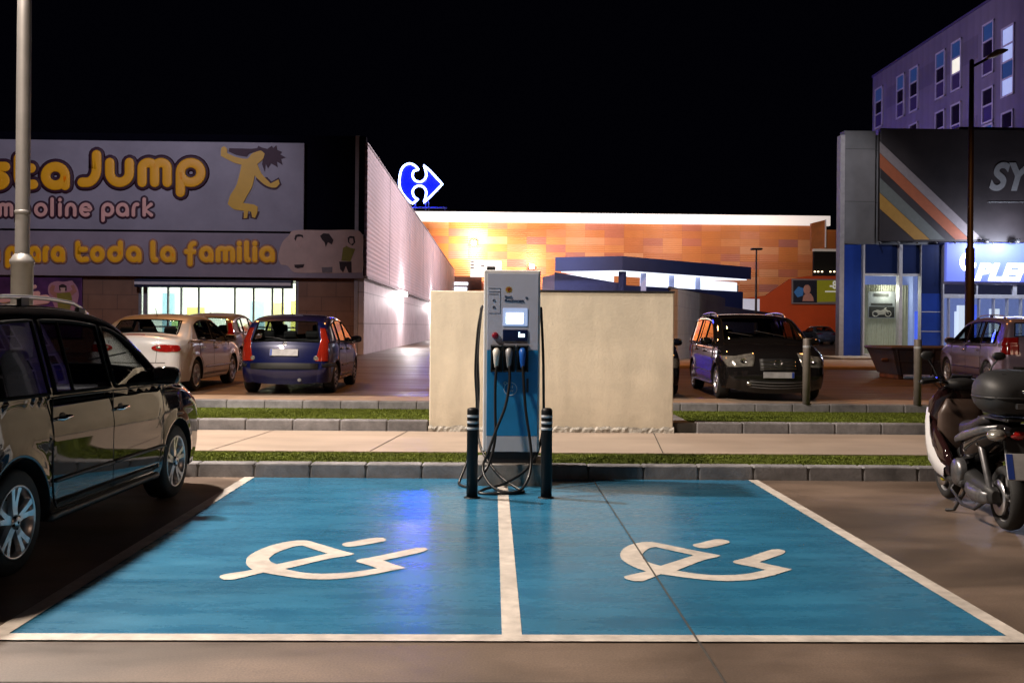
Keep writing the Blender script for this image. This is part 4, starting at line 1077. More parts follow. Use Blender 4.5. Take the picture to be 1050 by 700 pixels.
for r2, dy, nm, mt in ((4.0, -.213, 'letter_outline', PLUM), (1.9, -.235, 'lettering', PINKL)):
    mb = MB(); lettering(mb, A2, 223, 14.5, 1.9, dy, org=s1.org, r2=r2); mb.build(nm, mt, s1.root)
def cg(P): return [(200+x/4.375, 130+y/4.375) for x, y in P]
BOD = [(125,100),(138,92),(150,104),(150,122),(190,140),(240,148),(262,125),(300,112),(318,125),(310,150),(285,172),(305,215),(345,258),(380,240),(385,260),(365,277),(325,268),(288,238),(274,222),(262,272),(240,312),(222,345),(270,352),(287,362),(285,388),(275,412),(262,408),(258,385),(245,380),(240,412),(225,414),(225,380),(180,372),(153,350),(165,310),(190,270),(205,220),(215,175),(180,165),(140,145),(122,135)]
cx_, cy_ = 228, 250
big = []
Pb = [Vector(p) for p in BOD]
for i, p in enumerate(Pb):
    e = (Pb[(i+1) % len(Pb)]-Pb[i-1]).normalized(); big.append(p+Vector((e.y, -e.x))*9)
HAIR = [(240,128),(258,104),(285,100),(290,90),(305,98),(330,104),(350,90),(356,100),(370,88),(374,108),(396,118),(386,128),(412,142),(390,148),(398,176),(372,160),(376,186),(346,168),(332,190),(322,170),(318,205),(306,172),(312,140),(300,118),(270,118)]
s1.flat(cg([tuple(p) for p in big]), 'figure_outline', PLUM, -.012, True); s1.flat(cg(HAIR), 'figure_hair', PLUM, -.024); s1.flat(cg(BOD), 'figure', pm('figure_gold', (.62, .36, .02), .5, var=.12, scale=.8, em=(.7, .36, .02), es=.06), -.036, True)
for k in range(7):
    pass
s2 = SignThing('slogan_sign', ((-60, 236), (373, 281.5)), 'mauve strip sign with yellow slogan and a group photograph at its end', -.2, LAV2)
T3 = [('n', -8, 2), ('p', 8, 22), ('a', 31, 45), ('r', 46, 53.5), ('a', 54.5, 69.5), ('t', 79.5, 94), ('o', 94.5, 110), ('d', 112, 128.5), ('a', 131, 147.5), ('L', 156, 164.5), ('a', 166, 182), ('f', 190, 204.5), ('a', 205.5, 221), ('m', 222.5, 243), ('i', 244.5, 249.5), ('L', 251.5, 259), ('i', 260.5, 265), ('a', 267, 283.5)]
for r2, dy, nm, mt in ((4.6, -.213, 'letter_outline', pm('soft_outline', (.42, .2, .12), .6)), (2.8, -.235, 'lettering', YEL)):
    mb = MB(); lettering(mb, T3, 269.5, 17, 2.8, dy, org=s2.org, r2=r2); mb.build(nm, mt, s2.root)
SKINB = pm('faded_skin', (.6, .42, .34), .6, var=.12, scale=1.5)
s2.flat(cg([(378,590),(385,550),(400,515),(425,490),(440,470),(480,465),(600,466),(700,464),(740,470),(758,500),(755,560),(758,620),(752,655),(650,657),(560,656),(450,654),(420,625),(390,620)]), 'photo_background', SKINB, -.012, True)
HRD = pm('photo_hair', (.03, .015, .015), .7); YGR = pm('photo_yellow_top', (.25, .22, .03), .7); PCH = pm('photo_skin', (.62, .42, .34), .6)
s2.flat(cg([(450,505),(455,488),(470,484),(488,488),(490,502),(480,494),(462,496),(456,515)]), 'photo_hair', HRD, -.024)
s2.flat(cg([(565,492),(580,480),(605,482),(612,492),(625,510),(618,530),(600,520),(590,540),(585,520),(575,510)]), 'photo_hair', HRD, -.024)
s2.flat(cg([(450,620),(495,618),(490,632),(465,636),(452,632)]), 'photo_belt', HRD, -.024); s2.flat(cg([(572,632),(620,630),(618,655),(575,655)]), 'photo_trousers', pm('photo_grey', (.2, .17, .17), .7), -.024)
s2.flat(cg([(455,505),(480,500),(486,520),(478,545),(462,540)]), 'photo_face', PCH, -.02, True); s2.flat(cg([(572,515),(588,512),(592,545),(578,545)]), 'photo_face', PCH, -.02, True)
s2.flat(cg([(668,545),(680,535),(700,545),(722,550),(710,580),(700,605),(660,602)]), 'photo_top', YGR, -.024); s2.flat(cg([(650,606),(705,606),(706,655),(692,655),(680,625),(668,655),(655,640)]), 'photo_trousers', HRD, -.024)
s2.flat(cg([(688,500),(698,492),(718,494),(722,520),(710,535),(700,530),(690,520)]), 'photo_hair', HRD, -.022); s2.flat(cg([(697,502),(712,502),(715,522),(703,530),(696,518)]), 'photo_face', PCH, -.032, True); s2.flat(cg([(665,545),(672,500),(680,500),(680,540)]), 'photo_arm', PCH, -.032)
s3 = SignThing('poster_board', ((-60, 283.5), (85, 345)), 'purple poster board showing a woman flexing her arms', -.08, pm('purple_poster', (.05, .03, .16), .5, var=.9, scale=.5, col2=(.2, .06, .25)))
def cq(P): return [(x/3.28, 270+y/3.28) for x, y in P]
s3.flat(cq([(165,95),(170,70),(195,60),(215,62),(245,58),(262,80),(268,110),(255,160),(200,160),(180,130)]), 'photo_glow', pm('photo_glow', (.5, .25, .3), .6), -.012, True)
s3.flat(cq([(170,90),(178,72),(190,75),(184,95),(205,100),(235,95),(248,88),(240,75),(252,72),(262,95),(235,115),(205,118),(180,108)]), 'photo_arms', pm('photo_skin_warm', (.45, .2, .14), .6), -.024, True)
s3.flat(cq([(195,100),(240,98),(246,120),(238,160),(200,160)]), 'photo_top', YGR, -.034, True)
s3.flat(cq([(202,75),(215,70),(228,76),(228,92),(204,92)]), 'photo_hair', HRD, -.034, True); s3.flat(cq([(207,82),(224,82),(222,98),(210,98)]), 'photo_face', PCH, -.044, True)
MBt = MB()
q = lambda px, py, d: s3.f(px, py, s3.dy)-s3.org+Vector((0, d, 0))
MBt.tube([q(30, 296, -.02), q(37, 294, -.02)], .08, flat=.02); MBt.tube([q(30, 302, -.02), q(40, 301, -.02)], .1, flat=.02); MBt.tube([q(0, 308, -.02), q(13, 306, -.02)], .14, flat=.02); MBt.tube([q(33, 309, -.02), q(48, 307, -.02)], .2, flat=.02)
MBt.build('poster_marks', PINKL, s3.root)

# ================================================================== HYPERMARKET (orange)
YO = 140.0
def fo(px, py, dy=0): p = F(px, py, YO); p.y += dy; return p
def orange_panels():
    M, T, P = nt('orange_panels'); N = T.nodes; Ln = T.links; tc = N.new('ShaderNodeTexCoord')
    mp = N.new('ShaderNodeMapping'); mp.inputs['Scale'].default_value = (1/2.8, 1, 1/1.08); Ln.new(tc.outputs['Object'], mp.inputs[0])
    fl = N.new('ShaderNodeVectorMath'); fl.operation = 'FLOOR'; Ln.new(mp.outputs[0], fl.inputs[0])
    ml = N.new('ShaderNodeVectorMath'); ml.operation = 'MULTIPLY'; ml.inputs[1].default_value = (1, 0, 1); Ln.new(fl.outputs[0], ml.inputs[0])
    wn = N.new('ShaderNodeTexWhiteNoise'); wn.noise_dimensions = '3D'; Ln.new(ml.outputs[0], wn.inputs['Vector'])
    r = N.new('ShaderNodeValToRGB'); r.color_ramp.interpolation = 'CONSTANT'; cs = [(0, (.6, .2, .05)), (.22, (.66, .25, .08)), (.42, (.56, .18, .055)), (.6, (.62, .22, .09)), (.72, (.5, .16, .085)), (.84, (.68, .3, .13)), (.93, (.42, .15, .11))]
    while len(r.color_ramp.elements) < len(cs): r.color_ramp.elements.new(.5)
    for e, (p_, c_) in zip(r.color_ramp.elements, cs): e.position = p_; e.color = c4(c_)
    Ln.new(wn.outputs[0], r.inputs[0])
    sx = N.new('ShaderNodeSeparateXYZ'); Ln.new(tc.outputs['Object'], sx.inputs[0])
    m1 = N.new('ShaderNodeMath'); m1.operation = 'MULTIPLY'; m1.inputs[1].default_value = 2*PI/.27; Ln.new(sx.outputs[2], m1.inputs[0]); s1_ = N.new('ShaderNodeMath'); s1_.operation = 'SINE'; Ln.new(m1.outputs[0], s1_.inputs[0])
    b = N.new('ShaderNodeBump'); b.inputs['Strength'].default_value = .5; b.inputs['Distance'].default_value = .03; Ln.new(s1_.outputs[0], b.inputs['Height']); Ln.new(b.outputs[0], P.inputs['Normal'])
    fr_ = N.new('ShaderNodeVectorMath'); fr_.operation = 'FRACTION'; Ln.new(mp.outputs[0], fr_.inputs[0]); s2 = N.new('ShaderNodeSeparateXYZ'); Ln.new(fr_.outputs[0], s2.inputs[0])
    l1 = N.new('ShaderNodeMath'); l1.operation = 'LESS_THAN'; l1.inputs[1].default_value = .025; Ln.new(s2.outputs[0], l1.inputs[0])
    l2 = N.new('ShaderNodeMath'); l2.operation = 'LESS_THAN'; l2.inputs[1].default_value = .06; Ln.new(s2.outputs[2], l2.inputs[0])
    mxx = N.new('ShaderNodeMath'); mxx.operation = 'MAXIMUM'; Ln.new(l1.outputs[0], mxx.inputs[0]); Ln.new(l2.outputs[0], mxx.inputs[1])
    sc = N.new('ShaderNodeMath'); sc.operation = 'MULTIPLY'; sc.inputs[1].default_value = .16; Ln.new(mxx.outputs[0], sc.inputs[0])
    nz = N.new('ShaderNodeTexNoise'); nz.inputs['Scale'].default_value = .4; nz.inputs['Detail'].default_value = 6; Ln.new(tc.outputs['Object'], nz.inputs['Vector'])
    m3 = N.new('ShaderNodeMixRGB'); m3.blend_type = 'MULTIPLY'; m3.inputs[0].default_value = .35; Ln.new(r.outputs[0], m3.inputs[1]); Ln.new(nz.outputs[0], m3.inputs[2])
    m4 = N.new('ShaderNodeMixRGB'); m4.inputs[2].default_value = (.16, .05, .02, 1); Ln.new(sc.outputs[0], m4.inputs[0]); Ln.new(m3.outputs[0], m4.inputs[1])
    Ln.new(m4.outputs[0], P.inputs['Base Color']); P.inputs['Roughness'].default_value = .45; return M
A_ = fo(420, 229); B_ = fo(846, 229)
hy = empty('hypermarket', (A_.x, YO, ZR), 0, 'wide hypermarket facade of orange mosaic panels under a glowing white eave', 'building')
OO = Vector((A_.x, YO, ZR))
def hb_(mb, a, b, mi=0, bev=0): mb.box(Vector(a)-OO, Vector(b)-OO, mi, bev)
ztO = fo(600, 229).z; zw1 = fo(600, 219).z
mb = MB(); hb_(mb, (A_.x-30, YO, ZR-.2), (B_.x, YO+.5, ztO)); hb_(mb, (A_.x-30, YO+.5, ZR-.2), (B_.x+10, YO+30, ztO-.5)); mb.build('panel_facade', orange_panels(), hy)
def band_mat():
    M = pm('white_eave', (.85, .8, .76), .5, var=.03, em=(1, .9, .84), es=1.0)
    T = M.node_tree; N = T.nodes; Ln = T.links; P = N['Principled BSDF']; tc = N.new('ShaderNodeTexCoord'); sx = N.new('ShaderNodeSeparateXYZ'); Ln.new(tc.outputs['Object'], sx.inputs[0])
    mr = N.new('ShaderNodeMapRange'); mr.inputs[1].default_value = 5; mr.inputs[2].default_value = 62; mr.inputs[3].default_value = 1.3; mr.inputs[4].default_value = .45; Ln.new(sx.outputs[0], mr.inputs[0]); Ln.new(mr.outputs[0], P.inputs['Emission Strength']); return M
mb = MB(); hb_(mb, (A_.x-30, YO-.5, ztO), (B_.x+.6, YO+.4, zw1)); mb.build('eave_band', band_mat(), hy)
mb = MB(); hb_(mb, (A_.x-30, YO-.55, zw1), (B_.x+.6, YO+.4, zw1+.12)); mb.build('roof_edge', DARKCLAD, hy)
# projecting wing at right end
p0, p1 = F(833, 260, 122), F(846, 250, 122)
mb = MB(); mb.poly([F(832, 229, 122)-OO, F(832, 257, 122)-OO, F(846, 252, 121)-OO, F(846, 225.5, 121)-OO], thick=(0, .5, 0)); mb.build('wing_panel', pm('wing_orange', (.6, .2, .03), .5, var=.35, scale=.5), hy)
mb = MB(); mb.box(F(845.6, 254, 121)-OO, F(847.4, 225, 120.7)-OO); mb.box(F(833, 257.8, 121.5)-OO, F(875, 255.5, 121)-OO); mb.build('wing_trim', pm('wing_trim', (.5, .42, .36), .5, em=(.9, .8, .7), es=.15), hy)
mb = MB(); mb.box(F(833, 283, 121)-OO, F(875, 258, 120.5)-OO); mb.build('dark_opening', DARKIN, hy)
mb = MB()
for px in (835.5, 839, 843, 851.5, 855.5): mb.ell(F(px, 278.5, 120)-OO, (.13, .1, .09), n=8)
mb.build('string_lamp', emat('string_lamp', (1, .8, .5), 3), hy)
# lower dark entrance and pale lights
mb = MB(); hb_(mb, fo(462, 297, -1.2), fo(494, 284, -.5)); mb.build('entrance_canopy', pm('entrance_dark', (.06, .02, .015), .6), hy)
mb = MB(); hb_(mb, fo(462, 292.5, -1.5), fo(480, 290, -1.25)); hb_(mb, fo(462, 298, -1.5), fo(479, 295, -1.25)); mb.build('entrance_lamp', emat('entrance_lamp', (.8, .88, 1), 4), hy)
bx = empty('entrance_sign', fo(482.5, 285, -3), 0, 'white box sign with small dark marks on the orange facade', 'sign')
o = fo(482.5, 285, -3)
MB().box((0, 0, 0), (fo(514, 285, -3).x-o.x, .6, fo(482, 268.5, -3).z-o.z), bev=.05).build('panel', emat('box_sign_white', (1, .93, .88), .9), bx)
mb = MB()
for px, py in ((483.5, 269.5), (483.5, 273), (483.5, 276), (494, 274)): 
    q_ = fo(px, py, -3.02)-o; mb.tube([q_, q_+Vector((.35, 0, 0))], .08, flat=.02)
mb.build('marks', pm('sign_grey_marks', (.25, .2, .2), .6), bx)
for px, py, dy, e in ((486, 250, -1.6, 0), (545, 274, -1.6, 0)):
    o = fo(px, py, dy); fl = empty('floodlight', o, 0, 'floodlight on the orange facade above the white box sign' if px < 500 else 'lower floodlight on the orange facade beside the blue canopy', 'lamp')
    mb = MB(); mb.box((-.35, -.2, -.3), (.35, .15, .3), bev=.06); mb.tube([(0, .1, 0), (0, 1.5, .1)], .05, mi=1); mb.build('lamp_head', [emat('flood_glow', (1, .9, .75), 14), TRIM], fl)

# roof logo: blue neon with white outline
YN = 142.0
def fn(x, y, dy=0):
    p = F(400+x/11.66, 160+y/11.66, YN); p.y += dy; return p
LB = [(340,165),(320,138),(285,108),(235,92),(185,106),(148,140),(125,195),(113,265),(110,330),(122,395),(150,450),(190,500),(235,545),(268,568),(300,545),(332,518),(300,500),(278,470),(272,425)]
low = [(350+82*math.cos(rad(a)), 440+84*math.sin(rad(a))) for a in range(190, 361, 17)]
LB = [p for p in LB[:-1]]+low+[(428,470),(420,510),(400,556),(460,505),(540,425),(625,336),(540,245),(470,170),(400,112),(420,155),(430,200)]
up_ = [(350+82*math.cos(rad(a)), 225+84*math.sin(rad(a))) for a in range(0, 181, 17)]
LB += up_+[(275,195),(295,175)]
o = F(432, 212, YN)
ro = empty('roof_logo', o, 0, 'glowing blue neon emblem with white outline on the far roof', 'neon sign')
LP = smooth_loop([Vector(p) for p in LB], 3)
mb = MB(); mb.poly([fn(p.x, p.y, .15)-o for p in LP], thick=(0, .25, 0)); mb.build('emblem_face', emat('neon_blue', (0, .0001, 1.0), 110, (.01, .01, .3)), ro)
mb = MB(); mb.tube([fn(p.x, p.y, 0)-o for p in LP]+[fn(LP[0].x, LP[0].y, 0)-o], .15, n=8, caps=False); mb.build('neon_tube', emat('neon_white', (.3, .42, 1), 12), ro)
mb = MB()
for px, a, b in ((460, 545, 690), (425, 560, 690), (300, 560, 690), (190, 500, 690)): mb.tube([fn(px, a, .3)-o, fn(px, b, .3)-o], .1, n=6)
mb.tube([fn(200, 618, .3)-o, fn(672, 618, .3)-o], .14, n=6); mb.tube([fn(640, 600, .3)-o, fn(672, 690, 3)-o], .08, n=6)
mb.build('support_frame', pm('frame_steel', (.12, .14, .2), .5, .5), ro)

# ================================================================== GREY RAMP WALL behind
GW = brickmat('grey_block_wall', (.36, .34, .33), (.33, .31, .3), (.24, .22, .22), 2.4, .5, .008)
def pz(px, Y, z): q_ = F(px, 334, Y); return Vector((q_.x, Y, z))
gw = empty('grey_boundary_wall', pz(691, 35, ZR), 0, 'pale grey block wall running back beside the road, stepping down', 'wall')
o = pz(691, 35, ZR); a, b, c = pz(686, 34, 0), pz(738, 57, 0), pz(800, 88, 0)
def wallseg(mb, a, b, z0, za, zb2, th=.3, mi=0):
    d = (b-a).normalized(); n = Vector((d.y, -d.x, 0))*th
    vs = [a-n*0, b-n*0, b+n, a+n]; P = [Vector((v.x, v.y, z0)) for v in vs]+[Vector((vs[0].x, vs[0].y, za)), Vector((vs[1].x, vs[1].y, zb2)), Vector((vs[2].x, vs[2].y, zb2)), Vector((vs[3].x, vs[3].y, za))]
    mb.add([p-o for p in P], [(0,3,2,1),(4,5,6,7),(0,1,5,4),(1,2,6,5),(2,3,7,6),(3,0,4,7)], mi)
mb = MB(); za = F(691, 297.5, 35).z; zb2 = F(738, 305.5, 57).z; zc = F(738, 315, 57).z; zd = F(800, 323, 88).z
wallseg(mb, a, b, ZR-.1, za, zb2); mb.build('wall', GW, gw)
mb = MB(); wallseg(mb, b, c, ZR-.1, zc, zd); mb.build('lower_wall', GW, gw)
mb = MB(); wallseg(mb, a, b, za+.002, za+.09, 0, .34) if False else None
d_ = (b-a).normalized()
mb.tube([a+Vector((0, 0, za+.03))-o, b+Vector((0, 0, zb2+.03))-o], .07, n=6); mb.tube([b+Vector((0, 0, zc+.03))-o, c+Vector((0, 0, zd+.03))-o], .07, n=6); mb.build('coping', pm('wall_coping', (.06, .06, .07), .6), gw)
bxp = F(722.5, 336, 48); sbx = MB(); sbx.box(bxp+Vector((-.3, -1.3, -.25)), bxp+Vector((.25, -1.0, .3)), bev=.04); sbx.box(bxp+Vector((-.12, -1.31, .3)), bxp+Vector((-.06, -1.2, 1.6))); tag(sbx.build('meter_box', pm('meter_box', (.16, .16, .18), .4)), 'small grey service box with conduit on the grey block wall', 'service box')
p = pz(700, 30, ZR)
mb = MB(); mb.box((p.x-1, 30, ZR-.02), (p.x+18, 36.5, ZR+.1), bev=.03); tag(mb.build('wall_pavement', PAVEM), kind='structure')

# ================================================================== BLUE CANOPY BUILDING
BLC = pm('canopy_blue', (.05, .075, .2), .45, var=.1, scale=.5); BLD = pm('canopy_blue_dark', (.03, .05, .17), .45, var=.1)
cpn = empty('canopy_building', F(638, 300, 60), 0, 'blue flat-roofed canopy building with glowing white openings', 'building'); o = F(638, 300, 60)
def cz_(z): return z
Pa, Pb_, Pc = F(569, 300, 61.7), F(638, 300, 60), F(770, 300, 69.7)
ztp = F(638, 262.5, 60).z; zbt = F(638, 277, 60).z
Pd = Vector((Pa.x+10.5, Pa.y+9.7, 0))
def prism(mb, pts, z0, z1, mi=0):
    n = len(pts); V0 = [Vector((p.x, p.y, z0))-o for p in pts]; V1 = [Vector((p.x, p.y, z1))-o for p in pts]
    mb.add(V0+V1, [tuple(range(n))[::-1], tuple(range(n, 2*n))]+[(i, (i+1) % n, n+(i+1) % n, n+i) for i in range(n)], mi)
mb = MB(); prism(mb, [Pa, Pb_, Pc, Pd], zbt, ztp); mb.build('fascia', BLC, cpn)
mb = MB(); prism(mb, [Pa.lerp(Pd, .03)+Vector((.1, .1, 0)), Pb_+Vector((0, .35, 0)), Pc+Vector((-.3, .1, 0)), Pd+Vector((-.2, -.2, 0))], zbt-.06, zbt-.004); mb.build('lit_soffit', emat('soffit_glow', (.85, .9, 1), 1.6), cpn)
off = Vector((.5, 1.9, 0))
mb = MB(); zlo_ = F(638, 291, 61).z
_w0, _w1 = Pa+Vector((.0, .5, 0)), Pb_+Vector((-.15, .5, 0)); _h0, _h1 = F(570, 279, _w0.y).z, F(637, 290, _w1.y).z
mb.add([Vector((p.x, p.y, z))-o for p, z in ((_w0, ZR), (_w1, ZR), (_w1, _h1), (_w0, _h0))]+[Vector((p.x, p.y+.3, z))-o for p, z in ((_w0, ZR), (_w1, ZR), (_w1, _h1), (_w0, _h0))], [(0,1,2,3),(7,6,5,4),(3,2,6,7),(0,3,7,4),(1,5,6,2)])
prism(mb, [_w1+Vector((.1, 0, 0)), Pc+Vector((-.5, .3, 0)), Pc+Vector((-.5, .6, 0)), _w1+Vector((.1, .3, 0))], ZR, F(640, 292.5, 61).z); prism(mb, [Pb_+Vector((-.2, .3, 0)), Pb_+Vector((.1, .2, 0)), Pb_+Vector((.3, .4, 0)), Pb_+Vector((0, .5, 0))], ZR, zbt-.06)
mb.build('lower_block', BLD, cpn)
mb = MB(); prism(mb, [F(556, 300, 66), F(569, 300, 62.5), F(570, 300, 66)], ZR, F(569, 281, 62).z); mb.build('side_wedge', pm('wedge_violet', (.16, .13, .32), .5), cpn)
mb = MB()
for px in (660, 689, 716): 
    f = (px-638)/(770-638); q_ = Pb_.lerp(Pc, f*1.1); q_ = Vector((F(px, 300, q_.y).x, q_.y, 0))
    prism(mb, [q_+Vector((-.17, .1, 0)), q_+Vector((.17, .1, 0)), q_+Vector((.17, .4, 0)), q_+Vector((-.17, .4, 0))], ZR, zbt-.06)
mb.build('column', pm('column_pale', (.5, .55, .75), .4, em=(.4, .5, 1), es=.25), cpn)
mb = MB(); prism(mb, [Pa+Vector((.2, 2.2, 0)), Pb_+Vector((-.2, 2.6, 0)), Pb_+Vector((-.2, 2.8, 0)), Pa+Vector((.2, 2.4, 0))], ZR, zbt-.07); mb.build('lit_rear_wall', emat('rear_wall_glow_left', (.88, .92, 1), 1.3), cpn)
mb = MB(); prism(mb, [Pb_+Vector((2, 5, 0)), Pc+Vector((-.5, 3, 0)), Pc+Vector((0, 4, 0)), Pb_+Vector((2, 6, 0))], ZR, zbt-.07); mb.build('lit_rear_wall', emat('rear_wall_glow', (.88, .92, 1), 1.1), cpn)
# low kiosk to the right
Q0, Q1 = F(719, 300, 74), F(758, 300, 76)
mb = MB(); prism(mb, [F(727, 300, 71.5), F(757, 300, 74), F(757, 300, 80), F(727, 300, 80)], F(740, 301, 72).z, F(740, 291, 72).z); mb.build('kiosk_roof', BLC, cpn)
mb = MB(); prism(mb, [F(729, 300, 72), F(755.5, 300, 74.5), F(755.5, 300, 79), F(729, 300, 79)], ZR, F(740, 301.2, 72).z); mb.build('kiosk_glass', emat('kiosk_glow', (.85, .92, 1), 1.3), cpn)
mb = MB()
for px in (729, 757): prism(mb, [F(px, 300, 71.4), F(px+2, 300, 71.4), F(px+2, 300, 71.9), F(px, 300, 71.9)], ZR, F(740, 301, 72).z)
for py in (308, 322): mb.box(F(731, py+.6, 71.9)-o, F(755, py, 72)-o) if False else None
mb.build('kiosk_column', pm('kiosk_column', (.5, .55, .7), .4), cpn)
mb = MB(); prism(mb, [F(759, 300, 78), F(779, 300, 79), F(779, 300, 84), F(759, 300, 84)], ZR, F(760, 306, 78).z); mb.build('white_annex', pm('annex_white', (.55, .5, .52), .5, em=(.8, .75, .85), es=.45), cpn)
# slender lamp post in front of the orange wall
p = F(775, 330, 62); t = empty('slender_lamp_post', (p.x, 62, ZR), 0, 'slender dark lamp post against the orange facade', 'lamp post')
zt2 = F(775, 255.5, 62).z-ZR
mb = MB(); mb.tube([(0, 0, 0), (0, 0, zt2)], [.1, .05], n=10); mb.build('pole', pm('post_brown', (.05, .035, .03), .5), t)
mb = MB(); mb.box((-.35, -.2, zt2-.05), (.35, .2, zt2+.07), bev=.04); mb.build('lamp_head', TRIM, t)

# ================================================================== RED WALL + billboard
YRW = 118
def fr_(px, py, dy=0): p = F(px, py, YRW); p.y += dy; return p
o = fr_(756, 340); rw = empty('red_wall', o, 0, 'tall red-orange wall with a sloping top beside the hypermarket', 'wall')
mb = MB(); mb.poly([fr_(740, 345)-o, fr_(740, 312)-o, fr_(762, 306)-o, fr_(785, 303)-o, fr_(810, 286)-o, fr_(828, 283)-o, fr_(900, 283)-o, fr_(900, 345)-o], thick=(0, .5, 0)); mb.build('wall', pm('red_render', (.72, .1, .018), .7, var=.12, scale=.2), rw)
s4 = SignThing('billboard', ((810.5, 311), (866, 286)), 'distant billboard, half a portrait photograph and half yellow-green', -.4, pm('billboard_frame', (.25, .22, .25), .5), f=lambda px, py, dy=0: fr_(px, py, dy)) if False else None
o = fr_(810.5, 311.5, -.5); bb = empty('billboard', o, 0, 'distant billboard, half a portrait photograph and half yellow-green', 'billboard')
def bq(px, py, d): return fr_(px, py, -.5)-o+Vector((0, d, 0))
def cb_(P, d): return [bq(780+x/5.38, 240+y/5.38, d) for x, y in P]
MB().box(bq(810.5, 311.5, 0), bq(868, 286.5, .2)).build('panel', pm('billboard_frame', (.3, .27, .3), .5), bb)
mb = MB(); mb.poly(cb_([(172,256),(303,256),(303,378),(172,378)], -.03)); mb.build('photo_background', pm('photo_navy', (.02, .025, .05), .5, var=.5), bb)
mb = MB(); mb.poly(cb_([(303,256),(470,256),(470,372),(303,375)], -.03)); mb.build('advert_field', pm('advert_lime', (.3, .3, .02), .5, em=(.5, .5, .03), es=.1), bb)
mb = MB(); mb.ell(bq(826, 297, -.08), (.45, .03, .6), n=14); mb.poly(cb_([(222,370),(228,340),(245,325),(268,328),(282,350),(284,370)], -.06)); mb.build('photo_person', pm('photo_person_skin', (.5, .25, .2), .5, em=(.5, .25, .2), es=.08), bb)
mb = MB(); mb.poly(smooth_loop([Vector(p) for p in cb_([(175,320),(200,290),(230,300),(225,340),(195,350)], -.05)], 4)); mb.build('photo_sky', pm('photo_blue', (.04, .15, .4), .5, em=(.05, .2, .5), es=.15), bb)
mb = MB(); a_ = bq(780+372/5.38, 240+300/5.38, -.05); b_ = bq(780+400/5.38, 240+300/5.38, -.05); text(mb, '-8', a_.x, bq(856.5, 290, 0).x, bq(855, 296, 0).z, -.06, .95, off=.03); 
mb.tube([bq(845, 299, -.05), bq(866, 299, -.05)], .08, flat=.02)
mb.build('lettering', pm('advert_white', (.7, .7, .65), .5, em=(1, 1, .9), es=.25), bb)

# ================================================================== RIGHT SHOP
YS = 40.6
def fs(px, py, dy=0): p = F(px, py, YS); p.y += dy; return p
o = Vector((fs(862, 365).x, YS, ZR)); OS = o
sh = empty('motorcycle_shop', o, 0, 'blue glazed shop with concrete pier and dark striped sign band', 'building')
def hs(mb, a, b, mi=0, bev=0): mb.box(Vector(a)-OS, Vector(b)-OS, mi, bev)
zts = fs(900, 134.5).z
CONCP = brickmat('concrete_panels', (.17, .165, .17), (.15, .15, .155), (.06, .06, .06), 3.4, 2.2, .012)
mb = MB(); hs(mb, (fs(867.2, 0).x, YS, fs(870, 250).z), (fs(899, 0).x, YS+.5, zts)); hs(mb, (fs(899, 0).x, YS+.3, fs(870, 250).z), (45, YS+.7, zts-.1)); _sx = fs(868.5, 0).x; _pp = [Vector((_sx+.3, YS+.72, 0)), Vector((45, YS+.72, 0)), Vector((45, YS+9, 0)), Vector((_sx+4.2, YS+9, 0))]
mb.add([Vector((p.x, p.y, zts-.6))-OS for p in _pp]+[Vector((p.x, p.y, zts-.35))-OS for p in _pp], [(0,3,2,1),(4,5,6,7),(0,1,5,4),(1,2,6,5),(2,3,7,6),(3,0,4,7)])
mb.add([Vector((_sx+.3, YS+.72, ZR))-OS, Vector((_sx+4.2, YS+9, ZR))-OS, Vector((_sx+4.2, YS+9, zts-.36))-OS, Vector((_sx+.3, YS+.72, zts-.36))-OS], [(0,1,2,3)]); mb.build('concrete_pier', CONCP, sh)
mb = MB(); hs(mb, (fs(862.3, 0).x, YS-.12, ZR), (fs(867, 0).x, YS+.3, fs(861, 139).z)); mb.build('light_pier', pm('pale_pier', (.33, .31, .32), .6, var=.15), sh)
BLU = pm('shop_blue_panel', (.015, .05, .3), .35, var=.3, scale=.4); BLUD = pm('shop_dark_blue', (.01, .02, .08), .3, var=.3, scale=.5)
mb = MB(); hs(mb, fs(864.5, 366), fs(883, 251, .5)); hs(mb, fs(944, 365), fs(965, 301, .3)); mb.build('blue_panel', BLU, sh)
mb = MB(); hs(mb, fs(886.5, 280.5), fs(920, 251, .3)); hs(mb, fs(925, 280.5), fs(943, 251, .3)); hs(mb, fs(944, 300.8), fs(965, 251, .3)); mb.build('dark_blue_panel', BLUD, sh)
SIL = pm('silver_mullion', (.6, .6, .64), .35, .3)
mb = MB()
for a, b, t0, b0 in ((883.5, 886.3, 251, 366), (920.3, 924.7, 251, 366), (942.8, 944.2, 251, 366), (965.2, 967.5, 251, 366)): hs(mb, fs(a, b0, -.1), fs(b, t0, .2))
hs(mb, fs(886, 282.5, -.04), fs(943, 280.8, .2)); hs(mb, fs(886, 367, -.1), fs(943, 363, .2)); hs(mb, fs(967, 305.5, -.08), fs(1080, 302.6, .2)); hs(mb, fs(967, 291.5, -.08), fs(1080, 289.8, .2))
for px in (972, 991, 1003, 1018, 1032, 1046): hs(mb, fs(px, 366, -.05), fs(px+1.6, 305, .15))
hs(mb, fs(1000.5, 303, -.06), fs(1002, 291, .1)); hs(mb, fs(1038, 303, -.06), fs(1042, 291, .1))
for py in (320, 340): hs(mb, fs(944.3, py, -.01), fs(965, py-.6, .0))
mb.build('mullion', SIL, sh)
mb = MB()
for a, b, c, d in ((886.3, 363, 920.3, 282.5), (924.7, 363, 942.8, 282.5), (967.5, 366, 1080, 305.5)):
    P = [fs(a, b, .12), fs(c, b, .12), fs(c, d, .12), fs(a, d, .12)]; mb.quad(*[p-OS for p in P])
mb.build('shop_window', WINTINT, sh)
